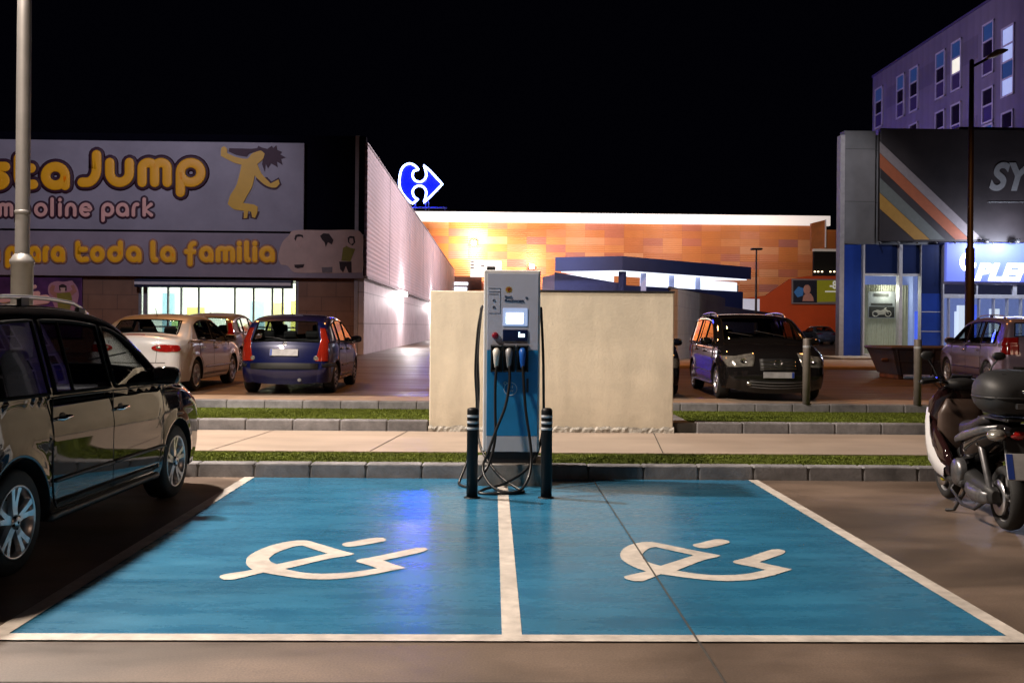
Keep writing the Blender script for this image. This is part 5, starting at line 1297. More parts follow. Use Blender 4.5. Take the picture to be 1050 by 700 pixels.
mb = MB(); P = [fs(967.5, 303, .05), fs(1080, 303, .05), fs(1080, 291, .05), fs(967.5, 291, .05)]; mb.quad(*[p-OS for p in P]); mb.build('transom_window', glass('transom_glass', (.12, .1, .1)), sh)
# curtains behind left glazing: folded sheet
mb = MB(); P = []; x0_, x1_ = fs(885, 0).x, fs(943, 0).x; n = 160
for i in range(n+1):
    x = lerp(x0_, x1_, i/n); y = YS+.9+.05*math.sin(i*.9)+.02*math.sin(i*2.3)
    P.append([Vector((x, y, ZR+.05))-OS, Vector((x, y, fs(0, 282).z))-OS])
mb.grid(P); mb.build('blind', pm('blind_cloth', (.4, .4, .33), .8, var=.12, em=(.75, .75, .55), es=.1), sh)
mb = MB()
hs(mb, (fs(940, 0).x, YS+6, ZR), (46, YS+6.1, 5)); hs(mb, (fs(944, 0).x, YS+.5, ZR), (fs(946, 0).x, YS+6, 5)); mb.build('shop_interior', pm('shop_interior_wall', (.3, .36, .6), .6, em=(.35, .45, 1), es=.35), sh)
mb = MB()
hs(mb, fs(980, 366, 2.5), fs(993, 318, 2.7)); hs(mb, fs(1006, 366, 2), fs(1016, 312, 2.2)); hs(mb, fs(1022, 366, 3.5), fs(1030, 318, 3.8)); hs(mb, fs(1036, 366, 1.5), fs(1044, 316, 1.8)); mb.build('display_panel', emat('display_white', (.8, .88, 1), .9), sh)
mb = MB(); hs(mb, fs(968, 366, 3), fs(978, 318, 3.2)); hs(mb, fs(1030, 366, 2.6), fs(1036, 311, 2.9)); mb.build('display_panel', emat('display_blue', (.08, .15, .9), .8), sh)
# sign band
o = fs(899, 247, -.25); sb = empty('sign_band', o, 0, 'long dark brown sign band with slanted grey, orange and yellow stripes', 'sign'); 
def sq(px, py, d=0): return fs(px, py, -.25)-o+Vector((0, d, 0))
MB().box(sq(899.5, 247.5), sq(1120, 135.5)+Vector((0, .24, 0)), bev=.02).build('panel', pm('band_brown', (.03, .024, .025), .5, var=.4, scale=.6, bump=.3, bscale=1.5), sb)
def sp_(P): return [sq(850+x/2.12, y/2.12, -.012) for x, y in P]
for P, c, nm in (([(105,310),(105,334),(300,522),(328,522)], (.22, .19, .19), 'grey_stripe'), ([(105,335),(105,366),(268,522),(299,522)], (.3, .085, .035), 'orange_stripe'),
             ([(105,388),(105,420),(214,522),(246,522)], (.11, .12, .11), 'green_stripe'), ([(105,421),(105,455),(180,522),(213,522)], (.32, .17, .03), 'yellow_stripe')):
    mb = MB(); mb.poly(sp_(P)); mb.build(nm, pm('band_'+nm, c, .55, var=.1), sb)
mb = MB(); a_ = sq(1011, 195); b_ = sq(1057, 195); text(mb, 'SY', a_.x, b_.x, a_.z, -.02, fs(0, 167).z-fs(0, 195).z, shear=.3, off=.035); mb.build('lettering', pm('band_letter_grey', (.2, .2, .2), .5), sb)
mb = MB(); mb.tube([sq(1010, 208, -.02), sq(1120, 208, -.02)], .02, n=4, flat=.01)
for k in range(11):
    x = 899.5+k*19
    mb.tube([sq(x, 248, .1), sq(x, 249.8, -.1)], .04, n=5)
mb.build('fixings', pm('band_fixings', (.14, .14, .14), .5), sb)
# lit sign
o2 = fs(966, 287, -.2); ls = empty('shop_sign', o2, 0, 'glowing blue shop fascia with bright white slanted letters', 'sign')
def s2q(px, py, d=0): return fs(px, py, -.2)-o2+Vector((0, d, 0))
MB().box(s2q(968, 288.5), s2q(1120, 250.5)+Vector((0, .2, 0)), bev=.02).build('panel', emat('fascia_blue_glow', (.2, .26, .95), .55, (.1, .14, .6)), ls)
mb = MB(); text(mb, 'PLEN', s2q(999, 0).x, s2q(1066, 0).x, s2q(0, 277).z, -.03, fs(0, 260).z-fs(0, 277).z, shear=.3, off=.05)
c = s2q(990, 269, -.03); mb.tube([c+Vector((math.cos(a)*.27, 0, math.sin(a)*.32)) for a in [2*PI*k/20 for k in range(4, 20)]], .09, n=6, flat=.03); mb.tube([c+Vector((0, 0, .05)), c+Vector((0, 0, .36))], .07, n=6, flat=.03)
mb.build('lettering', emat('fascia_white', (.9, .93, 1), 5), ls)
for px, lab in ((1003, 'left spotlight above the glowing blue fascia'), (1034, 'right spotlight above the glowing blue fascia')):
    oo = fs(px, 250, -.7); t = empty('sign_spotlight', oo, 0, lab, 'spotlight')
    mb = MB(); mb.tube([(0, .5, .12), (0, .1, .12)], .03, n=6); mb.lathe([(.02, .1), (.1, .08), (.13, -.08), (.1, -.1)], n=14, c=(0, 0, .05)); mb.build('lamp_body', TRIM, t)
# poster in the window
o3 = fs(889.5, 326.5, -.0); o3.y = YS+.7; ps = empty('motorcycle_poster', o3, 0, 'grey poster of a motorcycle hanging in the shop window', 'poster')
def q3(px, py, d=0): p = F(px, py, YS+.7); return p-o3+Vector((0, d, 0))
MB().box(q3(890, 326), q3(918, 299)+Vector((0, .03, 0))).build('panel', pm('poster_grey', (.22, .23, .24), .6, var=.5, scale=1.2, em=(.6, .65, .7), es=.06), ps)
mb = MB(); mb.box(q3(896, 304, -.02), q3(911, 301, -.01)); mb.box(q3(893, 313, -.02), q3(915, 311, -.01))
mb.box(q3(891, 325, -.012), q3(917, 314.5, -.006))
for px, r in ((897.5, .13), (910.5, .13)):
    c = q3(px, 321.8, -.02); mb.tube([c+Vector((math.cos(a)*r, 0, math.sin(a)*r*.9)) for a in [2*PI*k/16 for k in range(17)]], .03, n=5, flat=.008, caps=False, mi=1)
mb.poly([q3(896, 319.5, -.025), q3(899, 317.5, -.025), q3(903, 318.2, -.025), q3(907, 316.6, -.025), q3(910, 318, -.025), q3(908.5, 320, -.025), q3(906, 322.6, -.025), q3(901, 322.8, -.025), q3(899, 320.5, -.025)], mi=1)
mb.tube([q3(907.5, 317, -.025), q3(910.5, 321.5, -.025)], .03, n=5, flat=.008, mi=1); mb.tube([q3(906.5, 316.8, -.025), q3(908.5, 315.6, -.025)], .02, n=5, flat=.008, mi=1)
mb.build('printed_motorcycle', [pm('poster_ink', (.02, .02, .02), .6), pm('poster_silver', (.3, .28, .26), .6)], ps)
mb = MB(); a_, b_ = fs(864, 0).x, 45
mb.box((a_-1, 37.5, ZR-.02), (b_, YS-.0, ZR+.14), bev=.02); tag(mb.build('shop_pavement', pm('shop_paving', (.42, .36, .3), .6, var=.15)), kind='structure')
o = fs(1018, 135, 3); MB_ = MB(); MB_.box((0, 0, -.3), (8, 4, fs(1018, 115, 3).z-o.z), bev=.03); bo = MB_.build('roof_plant_box', pm('roof_box_grey', (.14, .12, .12), .7, var=.1)); bo.location = o; tag(bo, 'plain grey box standing on the flat shop roof', 'roof unit')

# ================================================================== PURPLE BLOCK
XP = 30.0
def fp(px, py): return FX(px, py, XP)
za = fp(896, 79).z; ya = fp(895, 79).y
o = Vector((XP, 50, ZR)); pb = empty('purple_building', o, 0, 'tall violet apartment block with narrow stacked windows', 'building')
PUR = corr('violet_cladding', (.16, .135, .21), .9, axis=1, strength=.15, dark=.9)
mb = MB(); mb.box(Vector((XP, 45, ZR))-o, Vector((XP+14, ya, za))-o); mb.build('wall', PUR, pb)
mb = MB(); mb.box(Vector((XP-.06, 45, za))-o, Vector((XP+14, ya+.06, za+.15))-o); mb.build('roof_edge', pm('violet_trim', (.06, .045, .14), .5), pb)
mb = MB()
for z0_, z1_ in ((20.6-4.1, 20.6-4.8), ): pass
for za_, zb_2 in ((za-1.6, za-3.1), (za-6.6, za-7.4)): 
    mb.box(Vector((XP-.012, 60, zb_2))-o, Vector((XP, 74, za_))-o)
mb.build('darker_band', corr('violet_cladding_dark', (.125, .105, .165), .9, axis=1, strength=.15, dark=.9), pb)
FRM = pm('window_frame_lilac', (.42, .38, .55), .5)
def zc(kind): return {'b': pm('pane_blue_'+str(random.random())[2:5], (.02, .09, .2), .3, em=(.05, .25, .6), es=.22), 'd': DARKGL, 'v': VIOGL, 'l': LITGL, 'L': LITBL}[kind]
DARKGL = pm('pane_dark', (.015, .01, .03), .1); VIOGL = pm('pane_violet', (.06, .04, .13), .25); LITGL = pm('pane_lit', (.5, .5, .4), .5, var=.7, scale=1.4, em=(1, .95, .8), es=.8); LITBL = pm('pane_lit_blue', (.3, .35, .6), .5, em=(.5, .6, 1), es=.55)
BLP = pm('pane_blue', (.03, .07, .2), .3, em=(.07, .2, .6), es=.1)
MM = {'b': BLP, 'd': DARKGL, 'v': VIOGL, 'l': LITGL, 'L': LITBL}
def win(px0, px1, ptop, pbot, segs):
    ym = lambda px: fp(px, 100).y
    y1, y0 = ym(px0), ym(px1); zt_ = fp((px0+px1)/2, ptop).z; zb2_ = fp((px0+px1)/2, pbot).z
    mb = MB()
    def bx(a, b): mb.box(Vector(a)-o, Vector(b)-o)
    f = .11
    bx((XP-.1, y0, zb2_), (XP+.02, y0+f, zt_)); bx((XP-.1, y1-f, zb2_), (XP+.02, y1, zt_)); bx((XP-.102, y0, zt_-f), (XP+.02, y1, zt_)); bx((XP-.102, y0, zb2_), (XP+.02, y1, zb2_+f))
    zs = [lerp(zt_-f, zb2_+f, k/len(segs)) for k in range(len(segs)+1)]
    for z in zs[1:-1]: bx((XP-.09, y0+f, z-f*.45), (XP+.02, y1-f, z+f*.45))
    w_ = mb.build('window', FRM, pb)
    for k, s_ in enumerate(segs):
        m_ = MB(); m_.box(Vector((XP-.04, y0+f, zs[k+1]))-o, Vector((XP-.02, y1-f, zs[k]))-o); m_.build('pane', MM[s_], w_)
win(898, 905.5, 90, 131, 'bdv'); win(920, 927.8, 77, 121, 'bdv'); win(933.3, 942, 69, 114.5, 'bdv'); win(960, 969.6, 53, 101, 'bdv'); win(976, 986.2, 42, 93, 'blv'); win(1008, 1019.5, 23.5, 77, 'bdv'); win(1027.5, 1040.5, 27, 99, 'LLbL')
win(920, 927.8, 133, 160, 'dv'); win(933.3, 942, 126.5, 160, 'dv'); win(960, 969.6, 113.5, 150, 'dv'); win(976, 986.2, 106, 150, 'dv'); win(1008, 1019.5, 90, 126, 'dv'); win(1008, 1019.5, 127.5, 150, 'bd'); win(898, 905.5, 141, 165, 'dv'); win(1028, 1040, 114, 150, 'dv')

# ================================================================== STREET LAMPS
POLEG = pm('galvanised_pole', (.23, .22, .215), .45, .4, var=.12, scale=3)
def lampobj(name, energy, loc, col, size=.3, kind='POINT', rot=None, spot=None, sy=None):
    l = bpy.data.lights.new(name, kind); l.energy = energy; l.color = col
    if kind in ('POINT', 'SPOT'): l.shadow_soft_size = size
    if kind == 'SPOT': l.spot_size = rad(spot); l.spot_blend = .6
    if kind == 'AREA': l.size = size; l.shape = 'RECTANGLE'; l.size_y = sy or size
    ob = bpy.data.objects.new(name, l); COL.objects.link(ob); ob.location = loc
    if rot is not None:
        d = (Vector(rot)-Vector(loc)).normalized(); ob.rotation_euler = d.to_track_quat('-Z', 'Y').to_euler()
    return ob
p = F(22.5, 300, 12.0); LPX = p.x
sp = empty('street_lamp', (LPX, 12.0, ZP), 0, 'near pale grey street lamp post rising behind the black people carrier', 'street lamp')
mb = MB(); zb3 = F(20, 262, 12).z-ZP; r1 = .083; mb.lathe([(r1, zb3), (r1*.97, 5), (r1*.7, 9.2), (0, 9.2)], n=28, cap=False); mb.build('pole', POLEG, sp)
mb = MB(); mb.lathe([(.2, 0), (.2, .02), (.125, .03), (.125, zb3-.12), (.14, zb3-.1), (.14, zb3-.06), (r1+.02, zb3), (r1, zb3+.02)], n=28, cap=False); mb.lathe([(r1+.002, zb3+.5), (r1+.008, zb3+.51), (r1+.008, zb3+.54), (r1+.002, zb3+.55)], n=28, cap=False)
mb.build('pole_base', POLEG, sp)
mb = MB(); mb.tube([(0, 0, 9.1), (-.2, -.2, 9.25), (-.45, -.45, 9.3)], .05, n=10); mb.build('arm', POLEG, sp)
mb = MB(); mb.box((-.75, -.85, 9.26), (-.3, -.3, 9.38), bev=.05); hd_ = mb.build('lamp_head', POLEG, sp)
mb = MB(); mb.box((-.7, -.8, 9.245), (-.35, -.35, 9.262)); mb.build('lamp_lens', emat('lamp_lens_glow', (1, .9, .78), 10), hd_)
p = F(994, 334, 31.0)
s2_ = empty('street_lamp', (p.x, 31, ZR), 0, 'dark unlit street lamp with angled arm before the striped sign band', 'street lamp')
zt3 = F(994, 62, 31).z-ZR; zj = F(994, 255, 31).z-ZR
mb = MB(); mb.lathe([(.145, 0), (.14, zj), (.095, zj+.05), (.07, zt3), (0, zt3+.05)], n=18, cap=False); mb.build('pole', pm('pole_brown', (.03, .018, .018), .5, var=.2), s2_)
BRP = bpy.data.materials['pole_brown']
mb = MB(); a_ = F(994, 69, 31); b_ = F(1013, 60, 31); mb.tube([(0, 0, a_.z-ZR), (b_.x-p.x, 0, b_.z-ZR)], .045, n=8); mb.build('arm', BRP, s2_)
mb = MB(); R_ = []
for px, w_, h_ in ((1010, .05, .05), (1014, .15, .1), (1021, .22, .17), (1028, .19, .12), (1033, .06, .04)):
    c = F(px, lerp(61, 52, (px-1010)/23), 31); cc = Vector((c.x-p.x, 0, c.z-ZR)); R_.append([cc+Vector((0, math.cos(a)*w_, math.sin(a)*h_*(1 if math.sin(a) > 0 else .4))) for a in [2*PI*k/16 for k in range(16)]])
mb.rings(R_); mb.build('lamp_head', pm('lamp_head_tan', (.35, .28, .2), .5), s2_)

# ================================================================== SKIP
sk_o = G(940, 386, ZR); sk = empty('waste_skip', (F(936, 380, 25).x, 25, ZR), rad(0), 'rusty grey-blue open waste skip standing beside the silver car', 'skip')
SKM = pm('skip_paint', (.13, .2, .4), .6, var=.7, scale=1.6, col2=(.12, .07, .05), bump=.4, bscale=20); SKR = pm('skip_rust', (.16, .06, .03), .8, var=.5, scale=4)
kx0, kx1 = -.85, 1.2; w_ = 1.3; hk = (380-348.5)/1000*25
B_ = [(-.62, -.55, .12), (1.05, -.55, .12), (1.05, .75, .12), (-.62, .75, .12)]; Tp = [(-.86, -.75, hk), (1.25, -.75, hk), (1.25, .95, hk), (-.86, .95, hk)]
mb = MB(); mb.add(B_+Tp, [(0,3,2,1),(0,1,5,4),(1,2,6,5),(2,3,7,6),(3,0,4,7)]); 
inn = [(x*.94+.01, y*.93, z) for x, y, z in Tp]; inb = [(x*.94, y*.93, z+.04) for x, y, z in B_]
mb.add(inb+inn, [(0,1,2,3),(0,4,5,1),(1,5,6,2),(2,6,7,3),(3,7,4,0)]); mb.build('tub', SKM, sk)
mb = MB()
for i in range(4):
    a = Vector(Tp[i]); b = Vector(Tp[(i+1) % 4]); mb.tube([a, b], .045, n=8)
mb.build('rim', SKM, sk)
mb = MB()
for k in range(5):
    x0_ = lerp(-.55, 1.0, k/4); x1_ = lerp(-.74, 1.12, k/4); mb.tube([(x0_, -.56, .12), (x1_, -.76, hk-.04)], .035, n=4)
mb.tube([(-.74, -.66, .45), (1.14, -.66, .45)], .02, n=4); mb.build('rib', SKM, sk)
mb = MB(); mb.box((-.6, -.5, 0), (-.45, .7, .13), bev=.02); mb.box((.85, -.5, 0), (1.0, .7, .13), bev=.02)
for x in (-.78, 1.17): mb.tube([(x, -.25, hk*.6), (x-.1 if x < 0 else x+.1, -.25, hk*.6)], .05, n=8)
mb.build('skid', SKR, sk)

# ================================================================== CARS
def xat(px, Y): return F(px, 334, Y).x
make_car(MPV, 'people_carrier', (-3.71, 7.36, .004), rad(-2.0), 'large glossy black people carrier parked nearest, beside the left blue bay', 'car')
h2 = dict(HATCH)
make_car(HATCH, 'hatchback', (xat(340, 17.5)-.84, 19.42, ZR), 0, 'blue hatchback seen from behind with orange-red tail lights', 'car', sc=(1.0, 1, .935))
make_car(SEDAN, 'saloon_car', (-6.33, 19.5, ZR), 0, 'white saloon car with oval red tail light, left of the blue hatchback', 'car', sc=(1, 1, .97))
h3 = dict(HATCH); h3.update(paint=SILV2, tail=REDL)
make_car(h3, 'estate_car', (xat(241, 26)-.84, 27.9, ZR), 0, 'silver-grey car behind, glimpsed between the white saloon and the blue hatchback', 'car', sc=(1, 1, 1))
m2 = dict(MPV); m2.update(sideglass=GLASS, rearglass=GLASS, seat=INTG, rim='five')
make_car(m2, 'people_carrier', (4.98, 18.75, ZR), rad(180-3), 'black people carrier facing the camera behind the grey bollard', 'car', sc=(1, 1, .92))
h4 = dict(HATCH); h4.update(paint=DARKP)
make_car(h4, 'hatchback', (xat(701.5, 17.6)-.87, 19.3, ZR), rad(180), 'dark hatchback mostly hidden behind the right end of the cream wall', 'car', sc=(1, 1, .95))
h5 = dict(SEDAN); h5.update(paint=SILVERP)
make_car(h5, 'saloon_car', (xat(847, 78), 80, ZR), 0, 'small distant silver car before the red wall', 'car')
m3 = dict(MPV); m3.update(paint=paint('silver_neon_tint', (.26, .21, .3), .4, .3), sideglass=GLASS, rearglass=GLASS)  # violet tint in the paint stands for neon reflections
make_car(m3, 'people_carrier', (xat(1036, 19.6)+.72, 21.0, ZR), rad(-9), 'silver people carrier with neon reflections tinted into its paint, behind the scooter', 'car', sc=(1, 1, .93))

# ================================================================== SCOOTER
sc_ = empty('scooter', (4.08, 8.12, .004), rad(-8), 'parked dark maxi scooter with white leg shield and black top box', 'scooter')
SCB = paint('scooter_maroon', (.018, .007, .007)); SCK = paint('scooter_black', (.012, .01, .011)); SCW = paint('scooter_white', (.6, .6, .62)); SCM = pm('scooter_engine', (.2, .2, .21), .35, .8, var=.3, scale=20); SCG = pm('matt_black', (.015, .015, .016), .55, var=.2)
def loft(mb, st_, n=20, mi=0, pw=1.0, yaxis=True):
    """stations: (y, z, x, half width, half height)"""
    R = []
    for (y, z, x, a, b) in st_:
        ring = []
        for k in range(n):
            t = 2*PI*k/n; c, s_ = math.cos(t), math.sin(t)
            ring.append(Vector((x+math.copysign(abs(c)**pw, c)*a, y if yaxis else y+math.copysign(abs(s_)**pw, s_)*b, z+math.copysign(abs(s_)**pw, s_)*b if yaxis else z)))
        R.append(ring)
    mb.rings(R, mi); return mb
def two_wheel(y, R, w, name):
    t = empty(name, (0, y, R)); t.parent = sc_
    a = MB(); a.lathe([(R*.72, -w*.35), (R*.85, -w*.5), (R*.95, -w*.36), (R, 0), (R*.95, w*.36), (R*.85, w*.5), (R*.72, w*.35)], axis='x', n=40, cap=False); a.build('tyre', RUBBER, t)
    b = MB(); b.lathe([(R*.74, -w*.33), (R*.66, -w*.2), (R*.66, w*.2), (R*.74, w*.33)], axis='x', n=40, cap=False)
    for k in range(5):
        an = 2*PI*k/5; b.tube([(0, math.cos(an)*.03, math.sin(an)*.03), (0, math.cos(an+.2)*R*.68, math.sin(an+.2)*R*.68)], .016, n=8)
    b.lathe([(.0, -w*.4), (.04, -w*.4), (.04, w*.4), (0, w*.4)], axis='x', n=16, cap=False); b.build('rim', HUBCAP, t)
    c = MB(); c.lathe([(R*.3, -w*.5-.01), (R*.55, -w*.5-.01), (R*.55, -w*.5-.006), (R*.3, -w*.5-.006)], axis='x', n=30, cap=False); c.build('brake_disc', ALLOY, t); return t
fw = two_wheel(.72, .26, .11, 'wheel'); two_wheel(-.7, .25, .13, 'wheel')
mb = MB(); mb.ell((-.075, -.1, -.06), (.025, .04, .03), n=10); mb.build('brake_caliper', pm('caliper_yellow', (.5, .45, .02), .4), fw)
mb = MB()
for sd in (-1, 1): mb.tube([(sd*.075, .72, .26), (sd*.07, .62, .62)], .02, n=8)
mb.build('fork', SCM, sc_)
mb = MB(); P = []
for k in range(13):
    a = rad(lerp(20, 175, k/12)); r_ = .29; P.append([Vector((x, .72+math.cos(a)*r_*(1-.12*abs(x)/.07), .26+math.sin(a)*r_*(1-.25*(abs(x)/.07)**2))) for x in (-.075, -.06, -.03, 0, .03, .06, .075)])
mb.grid(P); mb.build('front_mudguard', SCK, sc_)
# front shield: broad curved panel
def shell(name, mat, rows, cols_, parent=sc_, th=0):
    mb = MB(); mb.grid(rows); return mb.build(name, mat, parent)
mb = MB(); loft(mb, [(.60, .50, 0, .09, .06), (.60, .60, 0, .17, .12), (.58, .75, 0, .23, .15), (.52, .90, 0, .23, .13), (.44, 1.02, 0, .17, .08), (.40, 1.06, 0, .08, .03)], yaxis=False, pw=.85); mb.build('front_fairing', SCB, sc_)
for sd in (-1, 1):
    mb = MB(); P = []
    for (y, z, x, h) in ((.64, .82, .21, .03), (.56, .7, .245, .06), (.48, .56, .262, .06), (.4, .44, .262, .075), (.28, .37, .245, .085), (.1, .33, .225, .07)):
        P.append([Vector((sd*(x-.02), y+.03, z-h)), Vector((sd*(x+.012), y, z-h*.6)), Vector((sd*(x+.016), y-.02, z+h*.4)), Vector((sd*(x-.01), y-.05, z+h))])
    mb.grid(P); mb.build('leg_shield_panel', SCW, sc_)
    mb = MB(); loft(mb, [(.5, .62, sd*.2, .03, .11), (.35, .5, sd*.21, .04, .16), (.15, .42, sd*.2, .04, .13), (0, .36, sd*.19, .03, .06)], pw=.8); mb.build('leg_shield', SCB, sc_)
mb = MB(); loft(mb, [(.36, .42, 0, .16, .06), (.4, .6, 0, .2, .07), (.41, .8, 0, .19, .06), (.38, .93, 0, .13, .04)], yaxis=False, pw=.7); mb.build('glove_box', pm('glove_box_brown', (.07, .045, .035), .4), sc_)
mb = MB(); mb.box((-.21, -.25, .24), (.21, .42, .31), bev=.03); loft(mb, [(.45, .35, 0, .08, .1), (.2, .42, 0, .09, .14), (-.1, .45, 0, .1, .12)], pw=.7); mb.build('floorboard', SCG, sc_)
mb = MB(); loft(mb, [(.12, .66, 0, .07, .05), (.05, .7, 0, .13, .08), (-.15, .72, 0, .16, .08), (-.35, .76, 0, .17, .08), (-.5, .82, 0, .16, .06), (-.62, .84, 0, .12, .04)], pw=.7); mb.build('seat', pm('seat_leather', (.02, .016, .017), .45, bump=.2), sc_)
mb = MB(); loft(mb, [(.1, .52, 0, .1, .12), (-.1, .55, 0, .17, .15), (-.35, .62, 0, .2, .14), (-.6, .7, 0, .19, .11), (-.8, .76, 0, .14, .07), (-.9, .78, 0, .07, .03)], pw=.75); mb.build('rear_cowl', SCK, sc_)
mb = MB()
for sd in (-1, 1): loft(mb, [(-.02, .62, sd*.17, .02, .03), (-.3, .68, sd*.205, .02, .04), (-.6, .75, sd*.195, .02, .035), (-.85, .8, sd*.13, .02, .02)])
mb.build('side_stripe', SCM, sc_)
for sd in (-1, 1):
    mb = MB(); mb.ell((sd*.13, -.82, .74), (.075, .1, .05), n=14, M=Matrix.Rotation(sd*.5, 3, 'Z')); mb.build('tail_light', HEADL, sc_)
mb = MB(); mb.ell((0, -.87, .75), (.06, .05, .04), n=14); mb.build('brake_light', REDL, sc_)
mb = MB(); M_ = Matrix.Translation((0, -.95, .52)) @ Matrix.Rotation(rad(-18), 4, 'X'); mb.box((-.11, -.005, -.1), (.11, .005, .1), bev=.003, M=M_); mb.box((-.105, -.007, -.095), (-.06, -.0055, .095), mi=1, M=M_); pn = mb.build('number_plate', [PLATE, EUB], sc_)
mb = MB(); mb.box((-.09, -.02, -.02), (.09, .02, .26), M=Matrix.Translation((0, -.9, .5)) @ Matrix.Rotation(rad(-18), 4, 'X'), bev=.01); mb.build('plate_holder', SCG, sc_)
mb = MB(); loft(mb, [(-.5, 1.05, 0, .14, .09), (-.55, 1.05, 0, .23, .15), (-.7, 1.06, 0, .265, .178), (-.88, 1.05, 0, .255, .165), (-.98, 1.04, 0, .2, .12), (-1.01, 1.04, 0, .1, .06)], pw=.7, n=28)
tb = mb.build('top_box', SCG, sc_)
mb = MB(); mb.tube([(.2*math.cos(a)+0, -.78+.0+.225*math.sin(a), 1.0) for a in [2*PI*k/24 for k in range(25)]], .012, n=6, caps=False); mb.build('box_seam', SCM, tb) if False else None
mb = MB(); mb.tube([Vector((.262*math.copysign(abs(math.cos(a))**.7, math.cos(a)), -.755+.262*math.copysign(abs(math.sin(a))**.7, math.sin(a)), 1.03)) for a in [2*PI*k/40 for k in range(41)]], .011, n=6, caps=False); mb.build('box_seam', TRIM, tb)
mb = MB(); mb.box((-.07, -1.035, .955), (.07, -1.0, .995), bev=.006); mb.build('box_latch', SCM, tb)
mb = MB(); mb.lathe([(0, 0), (.035, 0), (.032, .006), (0, .008)], n=16, c=(-.1, -.86, 1.2)); mb.ell((-.0, -1.02, 1.08), (.03, .012, .02), n=10); mb.build('box_badge', CHROME, tb)
mb = MB()
for sd in (-1, 1): mb.tube([(sd*.12, -.4, .84), (sd*.13, -.7, .86), (sd*.1, -.95, .86)], .012, n=6)
mb.box((-.12, -.95, .855), (.12, -.6, .875), bev=.005); mb.build('luggage_rack', SCG, sc_)
mb = MB(); loft(mb, [(.05, .3, -.08, .06, .07), (-.15, .3, -.1, .08, .1), (-.4, .28, -.11, .07, .09), (-.65, .27, -.12, .06, .08), (-.78, .26, -.12, .03, .05)], pw=.7); mb.build('engine_case', SCG, sc_)
mb = MB(); mb.lathe([(0, -.03), (.1, -.025), (.115, 0), (.115, .04)], c=(-.19, -.12, .36), axis='x', n=24, cap=False); loft(mb, [(-.3, .26, -.16, .035, .06), (-.45, .24, -.17, .045, .065), (-.62, .24, -.16, .04, .06), (-.72, .25, -.15, .02, .04)]); mb.build('transmission_cover', SCM, sc_)
mb = MB(); mb.tube([(-.12, -.1, .4), (-.2, .0, .2), (-.21, -.3, .12), (-.2, -.55, .13), (-.12, -.7, .25)], .014, n=8); mb.build('kick_bar', SCG, sc_)
mb = MB(); loft(mb, [(-.1, .24, .15, .03, .03), (-.4, .26, .17, .05, .05), (-.8, .3, .18, .06, .06), (-.92, .31, .18, .05, .05)]); mb.build('exhaust', SCG, sc_)
mb = MB()
for sd in (-1, 1): mb.tube([(sd*.1, -.12, .26), (sd*.17, .02, .02), (sd*.22, .06, .01)], .014, n=6)
mb.tube([(-.1, -.12, .26), (.1, -.12, .26)], .014, n=6); mb.build('centre_stand', SCG, sc_)
mb = MB()
for sd in (-1, 1): mb.tube([(sd*.13, -.7, .3), (sd*.15, -.55, .62)], .028, n=10)
mb.build('shock_absorber', SCM, sc_)
mb = MB(); mb.tube([(-.34, .27, 1.08), (-.22, .34, 1.09), (0, .42, 1.04), (.22, .34, 1.09), (.34, .27, 1.08)], .016, n=8)
for sd in (-1, 1): mb.tube([(sd*.24, .33, 1.09), (sd*.37, .25, 1.08)], .022, n=8); mb.tube([(sd*.22, .4, 1.1), (sd*.36, .34, 1.08)], .008, n=6)
mb.ell((0, .4, 1.06), (.14, .08, .06), n=14); mb.build('handlebar', SCG, sc_)
mb = MB()
for sd in (-1, 1):
    mb.tube([(sd*.3, .33, 1.1), (sd*.2, .45, 1.12), (sd*.1, .55, 1.0), (sd*.05, .6, .8)], .006, n=6); mb.tube([(sd*.26, .36, 1.08), (sd*.16, .5, 1.02), (sd*.08, .62, .6), (sd*.08, .7, .35)], .005, n=6)
mb.build('control_cable', SCG, sc_)
mb = MB()
for sd in (-1, 1): mb.tube([(sd*.2, .42, 1.105), (sd*.3, .4, 1.1), (sd*.38, .33, 1.08)], .007, n=6); mb.box((sd*.2-.025, .33, 1.07), (sd*.2+.025, .4, 1.12), bev=.01)
mb.build('brake_lever', CHROME, sc_)
mb = MB(); M_ = Matrix.Translation((0, .4, 1.12)) @ Matrix.Rotation(rad(-35), 4, 'X'); mb.box((-.09, -.03, -.01), (.09, .05, .012), bev=.01, M=M_); mb.build('instrument_panel', pm('instrument_glass', (.03, .03, .035), .1), sc_)
mb = MB()
for sd in (-1, 1): mb.ell((sd*.17, .3, .52), (.012, .03, .02), n=8); mb.ell((sd*.2, -.3, .56), (.006, .012, .012), n=8); mb.ell((sd*.19, -.55, .64), (.006, .012, .012), n=8)
mb.build('fixing_screw', CHROME, sc_)
for sd in (-1, 1):
    mb = MB(); mb.tube([(sd*.2, .36, 1.1), (sd*.25, .38, 1.22), (sd*.29, .37, 1.28)], .008, n=6); mb.ell((sd*.3, .36, 1.31), (.058, .018, .038), n=14); mb.build('mirror', SCG, sc_)
P = []
for k in range(9):
    f = k/8; P.append([Vector((x*(.25-.09*f*f), .5-.16*f+(-.07*x*x), 1.0+.42*f)) for x in (-1, -.75, -.5, -.25, 0, .25, .5, .75, 1)])
mb = MB(); mb.grid(P); mb.build('windshield', glass('windshield_clear', (.8, .8, .82)), sc_)

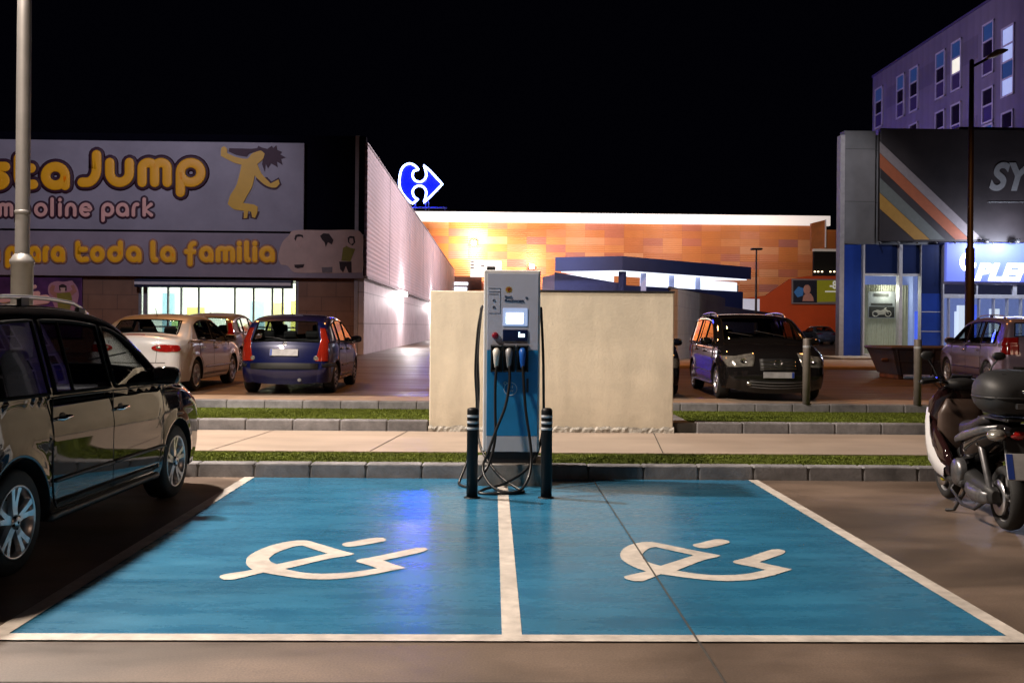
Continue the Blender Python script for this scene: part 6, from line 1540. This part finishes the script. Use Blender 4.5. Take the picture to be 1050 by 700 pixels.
# ================================================================== LIGHT
W = bpy.data.worlds.new('World'); S.world = W; W.use_nodes = True
T = W.node_tree; bg = T.nodes['Background']
bg.inputs[0].default_value = (.35, .35, 1, 1); bg.inputs[1].default_value = .0014
LW = (1, .86, .7); SOD = (1, .4, .11); COOL = (.8, .87, 1)
lampobj('bay_lamp', 7400, (LPX-.55, 11.45, 9.1), (1, .87, .76), .2, 'SPOT', (LPX+2.2, 10.0, 0), 112)
lampobj('kerb_lamp', 6000, (-7.1, 6.6, 10), (1, .82, .66), .3, 'SPOT', (-1.2, 9.4, 0), 92)
lampobj('aisle_lamp', 260, (6, -9, 10), (1, .64, .44), 1.2)
for x, y, e in ((-9, 27, 4000), (2, 28, 3300), (12, 25, 1500), (-24, 29, 2500), (9, 55, 2500)): lampobj('sodium_lamp', e, (x, y, 12.5), SOD, .4, 'SPOT', (x, y+.01, 0), 118)
lampobj('sign_fill', 2500, (-14, 27, 12.5), (.84, .78, 1), .4, 'SPOT', (-15, 40.6, 6), 75)  # added unseen spot, gives the store signs their cool lavender light
lampobj('pier_fill', 2400, (11, 32, 13), (.95, .93, 1), .3, 'SPOT', (14.4, 40.6, 6.5), 42)  # added unseen spot that brightens the concrete pier
lampobj('purple_wash', 7500, (8, 55, 14), (.8, .68, 1), 1.0, 'SPOT', (30, 68, 18), 75)
# light of the fixtures, and added unseen spots that brighten walls
for y in (56.7, 83.7): lampobj('wall_lamp_light', 800, (XS+.6, y, zled-.5), (1, .9, .9), .15)
lampobj('side_wall_fill', 13000, (XS+13, 54, 12.5), (1, .8, .86), 1, 'SPOT', (XS, 55, 6), 140)  # added unseen spot out from the wall, lightens its near end
lampobj('side_wall_fill', 14000, (XS+14, 88, 15), (1, .78, .84), 1, 'SPOT', (XS, 90, 7), 130)  # second added spot, lightens the far end of the side wall
lampobj('flood_light', 7500, fo(486, 252, -3.5), (1, .74, .58), .4, 'SPOT', fo(486, 252, 0), 165)
lampobj('flood_light', 2600, fo(545, 272, -3.5), (1, .74, .58), .4, 'SPOT', fo(545, 272, 0), 165)
for px, e in ((520, 3000), (600, 4400), (690, 3600), (780, 1800)): lampobj('facade_fill', e, fo(px, 240, -9), (1, .8, .72), .5, 'SPOT', fo(px, 250, 0), 160)  # added unseen spots out in front, brighten the orange facade
lampobj('red_wall_fill', 4200, F(790, 260, 98), (1, .75, .6), .5, 'SPOT', fr_(815, 310), 70)  # added unseen spot that brightens the red wall
lampobj('canopy_light', 1200, (Pb_+Vector((3, -6, 9))), COOL, .5, 'SPOT', Pb_+Vector((4, 3, 4)), 110)
lampobj('fascia_light', 260, fs(1003, 252, -1.4), (.75, .8, 1), .1); lampobj('fascia_light', 260, fs(1034, 252, -1.4), (.75, .8, 1), .1)
lampobj('pavement_light', 900, fs(890, 300, -3)+Vector((0, 0, 5)), (1, .8, .6), .3, 'SPOT', fs(890, 366, -3.5), 90)
lampobj('shop_blind_light', 60, fs(915, 300, .5), (1, 1, .8), .3)
lampobj('grey_wall_spot', 700, (F(706, 360, 33).x+3, 31, 7), (1, .9, .85), .4, 'SPOT', (F(706, 360, 33).x, 40, 1), 100)  # unseen spot aimed at the grey block wall, no fixture modelled
